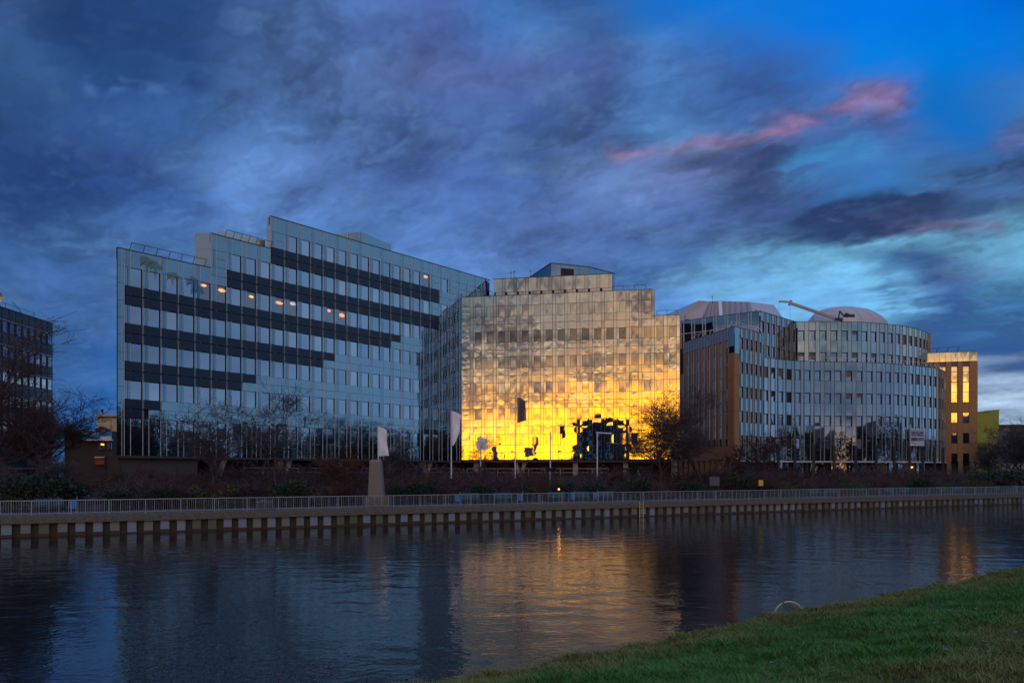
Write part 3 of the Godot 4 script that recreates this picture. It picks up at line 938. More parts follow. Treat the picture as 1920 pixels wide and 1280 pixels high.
	for q in [-0.8, 0.8]:
		var s := Shape.new()
		var t0: Vector3 = r * q + Vector3(0, 4.6, 0)
		var t1: Vector3 = r * (q + 0.8) + nn * 2.8 + Vector3(0, 2.5, 0)
		s.bar(t0, t1, 0.06); s.bar(t0 - Vector3(0, 0.5, 0), t1 - Vector3(0, 0.5, 0), 0.05)
		for j in 4:
			s.bar(t0.lerp(t1, j / 3.0), t0.lerp(t1, j / 3.0) - Vector3(0, 1.05, 0), 0.05)
		part(st, "handrail", s.mesh(), M.steel)

# ---------- the rounded building on the right ----------
func walk(pts: Array, step: float) -> Array:     # chords of about that length along a smooth line through the points
	var cv := Curve3D.new()
	for k in pts.size():
		var p: Vector3 = pts[k]
		var h := Vector3.ZERO
		if k > 0 and k < pts.size() - 1: h = (pts[k + 1] - pts[k - 1]) / 6.0
		cv.add_point(p, -h, h)
	var ln := cv.get_baked_length()
	var cnt := int(round(ln / step))
	var out := []
	for k in cnt: out.append([cv.sample_baked(ln * k / cnt), cv.sample_baked(ln * (k + 1) / cnt)])
	return out

func ring_module(col: Dictionary, a: Vector3, b: Vector3, top: float, par: float, floors: int, low: float, j: int, gm: Material, wm: Material, shade: float) -> void:
	var r := (b - a).normalized()
	var w := a.distance_to(b)
	var c1 := w * 0.16
	var c2 := w * 0.78
	pane(col, "spandrel_panel", a, r, c1, c2, top - par, top, 0.06, gm, panes_flat, 0.003)
	for f in floors:
		var w1 := top - par - 3.5 * f
		var w0 := w1 - 1.6
		pane(col, "window", a, r, c1 + 0.02, c2 - 0.13, w0 + 0.02, w1 - 0.09, -0.06, wm if rng.randf() < 0.75 else M.window_glass, panes_flat, 0.005)
		if rng.randf() < shade:
			boxpart(col, "blind", a, r, c1 + 0.04, c2 - 0.14, w0 + 1.6 * [0.0, 0.25, 0.45, 0.62][rng.randi() % 4] + 0.03, w1 - 0.10, -0.05, -0.02, M.blind)
		var lo := maxf(w0 - 1.9, low)
		if w0 - lo > 0.2:
			pane(col, "spandrel_panel", a, r, c1, c2, lo, w0, 0.06, gm, panes_flat, 0.003)
	pane(col, "side_strip", a, r, c2, w + c1 * 0.94, top - par, top, 0.04, gm, panes_plain, 0.0)
	for f in floors:
		var z1 := top - par - 3.5 * f
		pane(col, "side_strip", a, r, c2, w + c1 * 0.94, z1 - 1.6, z1, 0.04, gm, panes_plain, 0.0)
		if z1 - 1.6 - low > 0.2:
			pane(col, "side_strip", a, r, c2, w + c1 * 0.94, maxf(z1 - 3.5, low), z1 - 1.6, 0.04, gm, panes_plain, 0.0)
	for q in [c1, c2]:
		boxpart(col, "fin", a, r, q - 0.026, q + 0.026, low, top, 0.03, 0.14, M.fin)

func round_building() -> void:
	var root := thing("round_office_building", "rounded glass office building with ribbed curved front and white hipped roofs", "building", Vector3.ZERO)
	var col := {}
	var C := Vector3(31.5, 0, -104.6)
	var L0 := Vector3(27.0, 0, -119.0)
	# solid cores
	var arc := [Vector3(37.3, 0, -110.0), Vector3(40.6, 0, -112.3), Vector3(44.7, 0, -114.0), Vector3(49.5, 0, -114.9), Vector3(53.3, 0, -115.2), Vector3(57.5, 0, -115.9), Vector3(61.8, 0, -117.4), Vector3(65.6, 0, -119.4), Vector3(69.2, 0, -121.6), Vector3(71.9, 0, -123.8), Vector3(74.2, 0, -126.4)]
	var poly := [v2(L0) + Vector2(0.12, 0.02), v2(C) + Vector2(0.02, -0.2)]
	for p in arc: poly.append(v2(p) + Vector2(0.0, -0.14))
	poly.append_array([Vector2(74, -140), Vector2(27.4, -140)])
	tier_box(root, "body", poly, 6.0, 20.6, M.joint)
	var gp := []
	for p in poly: gp.append(p + Vector2(0.5, -1.1))
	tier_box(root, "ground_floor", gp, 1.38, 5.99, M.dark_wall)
	tier_box(root, "body", [v2(L0) + Vector2(0.12, 0.02), v2(C) + Vector2(0.02, -0.2), Vector2(37.2, -110.2), Vector2(40, -125), Vector2(28, -125)], 20.6, 24.0, M.joint)
	var drum := [Vector3(45.6, 0, -118.7), Vector3(50.2, 0, -118.5), Vector3(54.8, 0, -118.8), Vector3(59.4, 0, -119.9), Vector3(63.6, 0, -121.6), Vector3(67.8, 0, -124.2), Vector3(71.4, 0, -127.4), Vector3(74.2, 0, -131.0), Vector3(75.6, 0, -134.6)]
	var S := Vector3(37.1, 0, -110.7)
	var S0 := Vector3(26.9, 0, -118.0)
	var dp := [v2(S0) + Vector2(0.1, -0.15), v2(S) + Vector2(0, -0.2), v2(drum[0]) + Vector2(0, -0.2)]
	for p in drum.slice(1): dp.append(v2(p) + Vector2(0, -0.15))
	dp.append_array([Vector2(75, -142), Vector2(27, -142)])
	tier_box(root, "body", dp, 20.0, 27.5, M.joint)
	# curved lower front
	var j := 0
	for e in walk(arc, 1.72):
		ring_module(col, e[0], e[1], 21.4, 1.35, 4, 6.05, j, M.ring_glass, M.window_glass, 0.28 if j > 8 else 0.12)
		boxpart(col, "coping", e[0], (e[1] - e[0]).normalized(), 0, e[0].distance_to(e[1]), 21.4, 21.46, -0.2, 0.12, M.coping)
		boxpart(col, "lintel", e[0], (e[1] - e[0]).normalized(), 0.02, e[0].distance_to(e[1]) - 0.02, 5.82, 6.03, -0.05, 0.22, M.lintel)
		if j % 2 == 0:
			boxpart(col, "column", e[0], (e[1] - e[0]).normalized(), -0.16, 0.16, 1.4, 8.4, 0.2, 0.5, M.steel_dark)
		elif j > 1:
			boxpart(col, "shop_window", e[0], (e[1] - e[0]).normalized(), -1.55, 1.55, 2.1, 5.8, -0.9, -0.82, M.shade_glass)
			if j in [13, 17]:
				boxpart(col, "window_blind", e[0], (e[1] - e[0]).normalized(), -1.3, 1.3, 3.9, 5.7, -0.75, -0.7, M.blind)
		j += 1
	# straight blue part right of the corner
	var r: Vector3 = (arc[0] - C).normalized()
	var ln := C.distance_to(arc[0])
	for k in 6:
		var a: Vector3 = C + r * ln * k / 6.0
		var b: Vector3 = C + r * ln * (k + 1) / 6.0
		if k == 0:
			for f in 5:
				boxpart(col, "cladding_panel", a, r, 0.02, 1.28, 6.05 + f * 3.0 + 0.02, 9.05 + f * 3.0 - 0.02, 0.0, 0.09, M.orange_stone)
			pane(col, "spandrel_panel", a, r, 0.0, 1.28, 21.1, 24.9, 0.06, M.teal_glass, panes_flat, 0.003)
			continue
		ring_module(col, a, b, 24.9, 1.35, 5, 6.05, k, M.teal_glass, M.window_glass_pale, 0.1)
	boxpart(col, "coping", C, r, 0, ln, 24.9, 24.96, -0.2, 0.12, M.coping)
	boxpart(col, "lintel", C, r, 1.4, ln - 0.05, 5.82, 6.03, -0.05, 0.22, M.lintel)
	# left face with orange stone between dark windows
	var rl := (C - L0).normalized()
	var ll := L0.distance_to(C)
	var cnt := 9
	for k in cnt:
		var a := ll * k / (cnt + 0.9)
		var b := ll * (k + 1) / (cnt + 0.9)
		pane(col, "spandrel_panel", L0, rl, a, b, 23.2, 24.9, 0.06, M.deep_glass, panes_flat, 0.003)
		boxpart(col, "cladding_panel", L0, rl, a + 0.02, a + 0.72, 8.1, 23.15, 0.0, 0.10, M.orange_stone)
		for f in 4:
			pane(col, "window", L0, rl, a + 0.77, b - 0.04, 23.1 - 3.5 * f - 1.7, 23.1 - 3.5 * f, 0.0, M.shade_glass, panes_flat, 0.004)
			pane(col, "spandrel_panel", L0, rl, a + 0.77, b - 0.04, 23.1 - 3.5 * f - 3.4, 23.1 - 3.5 * f - 1.75, 0.02, M.shade_glass, panes_flat, 0.004)
			boxpart(col, "transom", L0, rl, a + 0.76, b, 23.1 - 3.5 * f - 3.48, 23.1 - 3.5 * f - 3.40, 0.0, 0.10, M.mullion)
		boxpart(col, "fin", L0, rl, a + 0.70, a + 0.76, 8.1, 24.9, 0.03, 0.17, M.fin)
		boxpart(col, "fin", L0, rl, b - 0.06, b, 8.1, 24.9, 0.03, 0.17, M.fin)
		for q in 2:
			boxpart(col, "cladding_panel", L0, rl, a + 0.01, b - 0.01, 6.05 + q * 1.02, 7.05 + q * 1.02, 0.0, 0.10, M.orange_stone)
		boxpart(col, "ground_pier", L0, rl, a + 0.02, a + 0.72, 1.4, 6.03, -0.3, 0.08, M.orange_stone)
		boxpart(col, "ground_window", L0, rl, a + 0.74, b, 2.0, 5.9, -0.4, -0.3, M.shade_glass)
	var ac := ll * cnt / (cnt + 0.9)
	for f in 8:
		boxpart(col, "cladding_panel", L0, rl, ac + 0.02, ll + 0.05, 6.05 + f * 1.9 + 0.015, 7.95 + f * 1.9 - 0.015, 0.0, 0.10, M.orange_stone)
	pane(col, "spandrel_panel", L0, rl, ac, ll + 0.04, 21.3, 24.9, 0.06, M.deep_glass, panes_flat, 0.003)
	boxpart(col, "coping", L0, rl, 0, ll, 24.9, 24.96, -0.2, 0.12, M.coping)
	boxpart(col, "ground_pier", L0, rl, ac, ll - 0.05, 1.4, 6.03, -0.6, 0.08, M.orange_stone)
	# set back storeys: left and right face of the corner, then the drum
	var rs := (S - S0).normalized()
	var ls := S0.distance_to(S)
	for k in 7:
		var a := ls * k / 7.0
		var b := ls * (k + 1) / 7.0
		pane(col, "spandrel_panel", S0, rs, a, b, 26.4, 28.4, 0.05, M.deep_glass, panes_flat, 0.003)
		pane(col, "window", S0, rs, a + 0.05, b - 0.05, 24.0, 26.3, 0.0, M.shade_glass, panes_flat, 0.003)
		boxpart(col, "transom", S0, rs, a, b, 26.28, 26.38, 0.0, 0.1, M.mullion)
		for q in [0.12, 0.55]:
			boxpart(col, "fin", S0, rs, a + q, a + q + 0.08, 23.9, 28.4, 0.03, 0.18, M.mullion)
	var r2: Vector3 = (drum[0] - S).normalized()
	var l2 := S.distance_to(drum[0])
	for k in 7:
		ring_module(col, S + r2 * l2 * k / 7.0, S + r2 * l2 * (k + 1) / 7.0, 28.4, 1.4, 2, 20.4, k, M.teal_glass, M.window_glass, 0.0)
	boxpart(col, "coping", S, r2, 0, l2, 28.4, 28.46, -0.2, 0.12, M.coping)
	boxpart(col, "coping", S0, rs, 0, ls, 28.4, 28.46, -0.2, 0.12, M.coping)
	j = 0
	for e in walk(drum, 1.72):
		ring_module(col, e[0], e[1], 28.4, 1.4, 2, 20.4, j, M.pale_glass, M.window_glass_pale, 0.3 if j > 4 else 0.15)
		boxpart(col, "coping", e[0], (e[1] - e[0]).normalized(), 0, e[0].distance_to(e[1]), 28.4, 28.46, -0.2, 0.12, M.coping)
		j += 1
	flush(root, col)
	# terrace rails
	for q in [[C + Vector3(0.1, 0, -0.5), arc[0], 24.95], [L0 + Vector3(0.8, 0, 0.8), C + Vector3(0.2, 0, -0.6), 24.95]]:
		var s := Shape.new()
		var a: Vector3 = q[0] + Vector3(0, q[2], 0)
		var b: Vector3 = q[1] + Vector3(0, q[2], 0)
		var back := (b - a).normalized().cross(Vector3.UP) * -0.5
		s.bar(a + Vector3(0, 0.9, 0) + back, b + Vector3(0, 0.9, 0) + back, 0.06)
		for k in 9:
			var p := a.lerp(b, k / 8.0)
			s.bar(p, p + Vector3(0, 0.9, 0) + back, 0.06)
		part(root, "roof_railing", s.mesh(), M.mullion)
	var sr := Shape.new()
	var ch := walk(arc.slice(2), 1.72)
	for k in ch.size():
		var a: Vector3 = ch[k][0] + Vector3(0, 22.2, -0.7)
		var b: Vector3 = ch[k][1] + Vector3(0, 22.2, -0.7)
		sr.bar(a, b, 0.05)
		sr.bar(ch[k][0] + Vector3(0, 21.45, -0.1), a, 0.05)
	part(root, "roof_railing", sr.mesh(), M.mullion)
	# hipped roof with the striped panels over the corner
	var bz := func(x: float, y: float, h: float) -> Vector3: return px(x, y, F * (h - EYE) / (885.0 - y))
	var B0: Vector3 = bz.call(1262, 607, 28.3)
	var B1: Vector3 = bz.call(1313, 601, 28.3)
	var B2: Vector3 = bz.call(1352, 597, 28.3)
	var B3: Vector3 = bz.call(1413, 590, 28.3)
	var B4: Vector3 = bz.call(1472, 600, 28.3)
	var T0: Vector3 = bz.call(1311, 563, 32.0)
	var T1: Vector3 = bz.call(1329, 565, 31.9)
	var T2: Vector3 = bz.call(1350, 564, 31.9)
	var T3: Vector3 = bz.call(1408, 566, 31.9)
	var T4: Vector3 = bz.call(1451, 571, 31.9)
	var TL: Vector3 = bz.call(1248, 590, 31.0)
	for q in [[B0, B1, T1, T0], [B0, T0, TL, TL + Vector3(0, -3, -1)], [B3, B4, T4, T3]]:
		var s := Shape.new()
		s.quad(q[0], q[1], q[2], q[3])
		part(root, "roof_slope", s.mesh(), M.roof_white)
	var s := Shape.new()
	var bk := Vector3(2, 0, -16)
	s.quad(T0, T1, T3 + bk, T0 + bk); s.tri(T1, T2, T3); s.tri(T1, T3, T3 + bk); s.quad(T3, T4, T4 + bk, T3 + bk)
	s.quad(B4, B4 + bk, T4 + bk, T4)
	part(root, "roof_top", s.mesh(), M.roof_white)
	for q in [[B1, B2, T2, T1, 9], [B2, B3, T3, T2, 11]]:
		var nst: int = q[4]
		for k in nst:
			var ps := Shape.new()
			for h in 5:     # stripes that bend as the cloth sags
				var f0 := h / 5.0
				var f1 := (h + 1) / 5.0
				var bend0: float = 0.0 if k == 0 else (0.9 / nst) * (1 - f0) * (1 - f0) * (1.0 if nst == 9 else -1.0)
				var bend1: float = 0.0 if k == 0 else (0.9 / nst) * (1 - f1) * (1 - f1) * (1.0 if nst == 9 else -1.0)
				var u0 := float(k) / nst
				var u1 := float(k + 1) / nst
				var cl := func(u: float, f: float, bd: float) -> Vector3:
					var uu := clampf(u + bd * sin(u * PI), 0.0, 1.0)
					var lo: Vector3 = q[0].lerp(q[1], uu)
					return lo.lerp(q[3].lerp(q[2], uu), f)
				ps.quad(cl.call(u0, f0, bend0), cl.call(u1, f0, bend0), cl.call(u1, f1, bend1), cl.call(u0, f1, bend1))
			part(root, "roof_stripe", ps.mesh(), M.stripe_green if k % 2 else M.stripe_pink)
	var hp := Shape.new()
	hp.bar(B2 + Vector3(0, 0, 0.08), T2 + Vector3(0, 0, 0.08), 0.5, 0.1)
	part(root, "hip", hp.mesh(), M.white_metal)
	var vent := Shape.new()
	vent.obox(px(1297, 585, 120.0), Vector3(0.45, 0.25, 0), Vector3(0.15, 0.42, 0), Vector3(0, 0, 0.12))
	part(root, "roof_window", vent.mesh(), M.dark_wall)
	for q in [[1284, 590, 1302, 600], [1414, 578, 1428, 590]]:
		var cb := Shape.new()
		cb.box(px((q[0] + q[2]) / 2.0, (q[1] + q[3]) / 2.0, 113.4 if q[0] > 1400 else 119.0), Vector3((q[2] - q[0]) / 12.2 * (0.5 if q[0] > 1400 else 1.0), 0.7, 0.8))
		part(root, "roof_vent", cb.mesh(), M.cream_glass if q[0] > 1400 else M.roof_white)
	# domed white roof over the drum
	var dm := Shape.new()
	var cc := Vector3(57.6, 0, -127.0)
	var prof := [[1.0, 28.2, 0.0], [0.985, 29.6, 0.0], [0.90, 30.6, 0.3], [0.70, 31.7, 0.6], [0.38, 32.3, 0.9], [0.06, 32.45, 1.2]]
	var segs := 20
	for a in prof.size():
		for k in segs + 1:
			var an := TAU * k / segs
			var e: Array = prof[a]
			var p := cc + Vector3(cos(an) * 6.6 * e[0] - e[2] * 1.4, e[1], sin(an) * 5.6 * e[0])
			dm.v.append(p); dm.n.append(Vector3(cos(an) * (1.0 - a * 0.17), 0.2 + a * 0.2, sin(an) * (1.0 - a * 0.17)).normalized()); dm.t.append(Vector2(k, a))
	for a in prof.size() - 1:
		for k in segs:
			var q := a * (segs + 1) + k
			dm.i.append_array([q, q + 1, q + segs + 1, q + 1, q + segs + 2, q + segs + 1])
	part(root, "domed_roof", dm.mesh(), M.roof_white)
	for k in 9:
		var an := PI * (0.08 + 0.105 * k)
		var sm := Shape.new()
		var pp := PackedVector3Array()
		var rr := PackedFloat32Array()
		for e in prof:
			pp.append(cc + Vector3(cos(an) * 6.62 * e[0] - e[2] * 1.4, e[1] + 0.01, sin(an) * 5.62 * e[0]))
			rr.append(0.025)
		sm.tube(pp, rr, 4)
		part(root, "roof_seam", sm.mesh(), M.lintel)

func orange_tower() -> void:
	var root := thing("stair_tower", "slim orange-brown stone tower with a pale glass parapet at the end of the round building", "building", Vector3.ZERO)
	var col := {}
	var A := Vector3(70.6, 0, -128.4)
	var B := Vector3(79.5, 0, -126.2)
	var r := (B - A).normalized()
	var ln := A.distance_to(B)
	var nn := Vector3(-r.z, 0, r.x)
	tier_box(root, "body", [v2(A - nn * 0.1), v2(B - nn * 0.1), v2(B + Vector3(1.0, 0, -9.0)), v2(A + Vector3(0, 0, -9.0))], 6.0, 24.2, M.joint)
	tier_box(root, "ground_floor", [v2(A - nn * 0.6), v2(B - nn * 0.6), v2(B + Vector3(0.4, 0, -9.0)), v2(A + Vector3(0, 0, -9.0))], 1.38, 5.99, M.dark_wall)
	var x := ln
	var cols := [[0.0, 1.25], [-1.0, 0.95], [1.0, 0.85], [-1.0, 0.95], [1.0, 0.85], [-1.0, 0.95], [1.0, 0.85], [-1.0, 0.95], [1.0, 1.0]]
	for q in cols:
		var b := x
		var a: float = maxf(0.0, x - q[1])
		x = a
		if b - a < 0.2: break
		pane(col, "parapet_panel", A, r, a, b, 23.3, 24.9, 0.05, M.pale_glass, panes_flat, 0.002)
		for f in 5:
			var y1 := 23.25 - 3.5 * f
			var y0 := maxf(y1 - 3.5, 6.05)
			if q[0] < 0:
				var w1 := y1 - 1.75
				pane(col, "window", A, r, a + 0.03, b - 0.03, maxf(w1 - 1.7, y0), w1, -0.02, M.window_glass_pale, panes_flat, 0.004)
				if f < 2:
					pane(col, "window", A, r, a + 0.03, b - 0.03, w1 + 0.04, y1 - 0.04, -0.02, M.pale_glass, panes_flat, 0.004)
				else:
					boxpart(col, "cladding_panel", A, r, a + 0.02, b - 0.02, w1 + 0.02, y1 - 0.02, 0.0, 0.10, M.orange_stone)
				if f == 0: boxpart(col, "blind", A, r, a + 0.05, b - 0.05, y1 - 0.85, y1 - 0.06, 0.02, 0.05, M.blind)
			else:
				var h := (y1 - y0) / 4.0
				for k in 4:
					boxpart(col, "cladding_panel", A, r, a + 0.012, b - 0.012, y0 + h * k + 0.014, y0 + h * (k + 1) - 0.014, 0.0, 0.12, M.orange_stone)
	boxpart(col, "coping", A, r, 0, ln, 24.9, 24.96, -0.2, 0.12, M.coping)
	for q in [0.35, 2.2, 4.0, 5.9]:
		boxpart(col, "ground_pier", A, r, ln - q - 0.7, ln - q, 1.4, 6.03, -0.5, 0.05, M.orange_stone)
	var side := Vector3(1.0, 0, -9.0).normalized()
	for f in 5:
		boxpart(col, "cladding_panel", B, side, 0.0, 9.0, 23.25 - 3.5 * f - 3.46, 23.25 - 3.5 * f, 0.0, 0.08, M.orange_stone)
	flush(root, col)
	var s := Shape.new()
	var a := A + r * 1.5 + Vector3(0, 25.6, 0)
	var b := A + r * 6.4 + Vector3(0, 25.9, 0)
	s.bar(a, b, 0.06)
	for k in 4:
		var p := a.lerp(b, k / 3.0)
		s.bar(Vector3(p.x, 24.95, p.z - 0.6), p, 0.06)
	part(root, "roof_railing", s.mesh(), M.steel_dark)

func roof_things() -> void:
	# facade crane on the drum
	var d := 121.0
	var at := px(1580, 603, d)
	var c := thing("roof_crane", "beige window-cleaning crane with long jib on the curved white roof", "crane", Vector3.ZERO)
	var s := Shape.new()
	s.box(Vector3(at.x + 1.0, 28.95, -d), Vector3(2.2, 1.1, 1.4))
	part(c, "base", s.mesh(), M.white_metal)
	s = Shape.new()
	s.bar(px(1568, 597, d), px(1482, 568, d), 0.32, 0.42)
	part(c, "boom", s.mesh(), M.crane_paint)
	s = Shape.new()
	s.bar(px(1484, 566, d), px(1461, 565, d), 0.22, 0.28)
	s.bar(px(1484, 563, d), px(1480, 572, d), 0.35)
	part(c, "jib", s.mesh(), M.crane_paint)
	s = Shape.new()
	s.bar(px(1573, 597, d), px(1575, 583, d), 0.16); s.bar(px(1575, 583, d), px(1587, 597, d), 0.18); s.bar(px(1566, 598, d), px(1580, 599, d), 0.4)
	part(c, "mast", s.mesh(), M.crane_dark)
	s = Shape.new()
	s.box(px(1594, 594, d), Vector3(1.2, 0.7, 0.9)); s.box(px(1588, 591, d), Vector3(0.5, 0.6, 0.6))
	part(c, "winch", s.mesh(), M.crane_dark)
	s = Shape.new()
	s.rod(px(1461, 566, d), px(1461, 580, d), 0.02, 4); s.rod(px(1482, 570, d), px(1482, 604, d), 0.02, 4); s.rod(px(1545, 583, d), px(1575, 584, d), 0.02, 4)
	part(c, "cable", s.mesh(), M.crane_dark)
	for q in [[1336, 568, 119.0], [1525, 606, 121.0], [958, 524, 106.0], [964, 523, 106.0], [995, 521, 108.0]]:
		var m := Shape.new()
		var p := px(q[0], q[1], q[2])
		m.rod(p + Vector3(0, -1.4, 0), p + Vector3(0, 1.2, 0), 0.035, 4)
		m.bar(p + Vector3(-0.2, 1.0, 0), p + Vector3(0.2, 1.0, 0), 0.05)
		single("roof_mast", m, M.crane_dark, "thin dark antenna mast standing on an office roof", "antenna", Vector3.ZERO, "thin masts on the roofs")
	# white canvas with pictures hung on the rounded front
	var bn := thing("banner", "white printed canvas with two grey pictures hung on the curved glass front", "banner", Vector3.ZERO)
	var bd := 117.6
	var b0 := px(1707, 835, bd)
	var b1 := px(1734, 805, bd + 1.2)
	var sh := Shape.new()
	var A := Vector3(b0.x, b0.y, b0.z)
	var B := Vector3(b1.x, b0.y + 0.05, b1.z)
	sh.quad(A, B, Vector3(B.x, b1.y, B.z), Vector3(A.x, b1.y, A.z))
	var im := Image.create_empty(128, 128, false, Image.FORMAT_RGB8)
	im.fill(Color(0.78, 0.79, 0.82))
	var nz := FastNoiseLite.new()
	nz.frequency = 0.06; nz.seed = 4
	for y in 128:
		for x in 128:
			var v := nz.get_noise_2d(x, y) * 0.5 + 0.5
			if x > 8 and x < 122 and y > 14 and y < 54:
				im.set_pixel(x, y, Color(0.62, 0.63, 0.68).lerp(Color(0.15, 0.17, 0.25), clampf((v - 0.35) * 2.2 + (0.5 if y > 50 else 0.0), 0, 1)))
			elif x > 8 and x < 122 and y > 64 and y < 92:
				im.set_pixel(x, y, (Color(0.42, 0.36, 0.36) if x < 56 else Color(0.55, 0.56, 0.66)).lerp(Color(0.14, 0.12, 0.16), clampf((v - 0.45) * 2.0 + (0.5 if x % 14 < 2 else 0.0), 0, 1)))
			elif y > 96 and absf(x - 14 - (y - 96) * 1.4) < 3.0: im.set_pixel(x, y, Color(0.2, 0.18, 0.2))
	var bmat := mat("banner_print", 1, 1, 1, 0.8)
	bmat.albedo_texture = ImageTexture.create_from_image(im)
	part(bn, "canvas", sh.mesh(), bmat)
	var hem := Shape.new()
	hem.bar(Vector3(A.x, b1.y, A.z + 0.03), Vector3(B.x, b1.y, B.z + 0.03), 0.08)
	hem.bar(A + Vector3(0, 0, 0.03), B + Vector3(0, 0, 0.03), 0.08)
	part(bn, "hem", hem.mesh(), M.white_print)

# ---------- other houses ----------
func window_grid(root: Node3D, a: Vector3, b: Vector3, y0: float, y1: float, nx: int, ny: int, fw: float, fh: float, m: Material) -> void:
	var col := {}
	var r := (b - a).normalized()
	var w := a.distance_to(b) / nx
	var h := (y1 - y0) / ny
	for i in nx:
		for j in ny:
			boxpart(col, "window", a, r, w * (i + 0.5 - fw / 2), w * (i + 0.5 + fw / 2), y0 + h * (j + 0.5 - fh / 2), y0 + h * (j + 0.5 + fh / 2), 0.02, 0.07, m)
	flush(root, col)

func far_buildings() -> void:
	# dark block at the left edge
	var root := thing("dark_office_block", "dark blue panelled office block with satellite dish behind the bare trees", "building", Vector3.ZERO)
	tier_box(root, "body", [Vector2(-72.2, -60), Vector2(-72.2, -116), Vector2(-92, -116), Vector2(-92, -60)], 1.4, 27.4, M.joint)
	var col := {}
	var o := Vector3(-72.1, 0, -84.0)
	var r := Vector3(0, 0, -1)
	for k in 22:
		var a := k * 1.45
		for f in 7:
			var y1 := 27.55 - 3.5 * f
			boxpart(col, "panel", o, r, a + 0.06, a + 1.39, y1 - 1.6, y1, 0.0, 0.08, M.navy_panel)
			boxpart(col, "sill", o, r, a + 0.02, a + 1.43, y1 - 1.78, y1 - 1.63, 0.0, 0.16, M.steel)
			pane(col, "window", o, r, a + 0.3, a + 1.2, y1 - 3.4, y1 - 1.85, 0.0, M.mid_window if (k * 7 + f * 3) % 5 == 0 else M.shade_glass, panes_flat, 0.006)
		boxpart(col, "mullion", o, r, a - 0.04, a + 0.04, 4.0, 27.5, 0.05, 0.13, M.steel_dark)
	boxpart(col, "coping", o, r, -20, 32, 27.56, 27.64, -0.3, 0.15, M.coping)
	flush(root, col)
	var rl := Shape.new()
	rl.bar(Vector3(-73, 28.6, -100), Vector3(-73, 28.6, -113), 0.05)
	for k in 5: rl.bar(Vector3(-73, 27.5, -100.0 - k * 3.2), Vector3(-73, 28.6, -100.0 - k * 3.2), 0.05)
	part(root, "roof_railing", rl.mesh(), M.steel_dark)
	for q in [[-72.9, 29.0, -104.6, 0.85], [-77.5, 28.8, -104.0, 1.2]]:
		var dish := thing("satellite_dish", "pale round satellite dish on the dark block's roof" if q[3] < 1 else "broad grey satellite dish at the roof edge of the dark block", "dish", Vector3(q[0], 27.5, q[2]))
		var s := Shape.new()
		for k in 16:
			for g in 4:
				var p := []
				for e in [[g, k], [g, k + 1], [g + 1, k + 1], [g + 1, k]]:
					var rad: float = q[3] * e[0] / 4.0
					var an: float = TAU * e[1] / 16.0
					p.append(Vector3(cos(an) * rad, q[1] - 27.5 + sin(an) * rad, -0.35 * (1 - pow(e[0] / 4.0, 2))))
				s.quad(p[0], p[1], p[2], p[3])
		part(dish, "bowl", s.mesh(), M.cream_glass)
		var t := Shape.new()
		t.rod(Vector3(0, 0, -0.4), Vector3(0, q[1] - 27.5, -0.4), 0.07)
		part(dish, "stand", t.mesh(), M.steel_dark)
	# cream block and car dealer behind
	root = thing("cream_building", "plain cream building with bright roof edge in the gap between the blocks", "building", Vector3.ZERO)
	var a := px(181, 777, 150.0)
	tier_box(root, "wall", [Vector2(a.x, -150), Vector2(a.x + 26, -150), Vector2(a.x + 26, -165), Vector2(a.x - 1.0, -165)], 1.4, a.y - 0.4, M.cream)
	var s := Shape.new()
	s.box(Vector3(a.x + 13, a.y - 0.2, -157), Vector3(26.6, 0.38, 15.0))
	part(root, "roof_edge", s.mesh(), M.cream)
	s = Shape.new()
	s.rod(Vector3(a.x + 0.6, a.y, -151), Vector3(a.x + 0.6, a.y + 0.7, -151), 0.12); s.box(Vector3(a.x + 0.5, a.y + 0.9, -151), Vector3(0.4, 0.5, 0.4))
	part(root, "roof_vent", s.mesh(), M.crane_dark)
	s = Shape.new()
	var an := px(207.5, 808, 112.0)
	s.rod(an, an + Vector3(0, 1.7, 0), 0.03, 4); s.bar(an + Vector3(-0.15, 0.7, 0), an + Vector3(0.3, 0.7, 0), 0.1)
	root = thing("car_shop", "small glass-fronted car shop with a blue lettered sign band and orange lower shutters", "shop", Vector3.ZERO)
	var d := 112.0
	var p0 := px(118, 885, d)
	var p1 := px(209, 885, d)
	tier_box(root, "wall", [Vector2(p0.x, -d - 0.3), Vector2(p1.x, -d - 0.3), Vector2(p1.x + 1.5, -d - 12), Vector2(p0.x, -d - 12)], 1.4, px(0, 808, d).y, M.brown_wall)
	part(root, "antenna", s.mesh(), M.crane_dark)
	s = Shape.new()
	s.box((px(150, 825, d) + px(208.5, 809, d)) / 2, Vector3(px(208.5, 0, d).x - px(150, 0, d).x, px(0, 809, d).y - px(0, 824, d).y, 0.3))
	var sg := part(root, "sign_band", s.mesh(), M.sign_blue)
	var tm := TextMesh.new()
	tm.text = "AUTO"
	var fnt := SystemFont.new()
	fnt.font_names = PackedStringArray(["Droid Sans"])
	fnt.font_italic = true
	tm.font = fnt
	tm.font_size = 64; tm.pixel_size = 0.013; tm.depth = 0.04
	part(sg, "lettering", tm, M.white_print, Transform3D(Basis(), px(171, 813, d - 0.2)))
	s = Shape.new()
	s.box(px(198, 820.5, d - 0.18), Vector3(1.6, 0.45, 0.06))
	part(sg, "lettering", s.mesh(), M.white_print)
	s = Shape.new()
	s.box((px(160, 826, d) + px(209, 824, d)) / 2 + Vector3(0, 0, 0.2), Vector3(4.2, 0.2, 0.6))
	part(root, "ledge", s.mesh(), M.white_print)
	s = Shape.new()
	s.box(px(191.5, 833, d - 0.1), Vector3(0.45, 0.22, 0.1))
	part(root, "window_light", s.mesh(), M.lamp_glow)
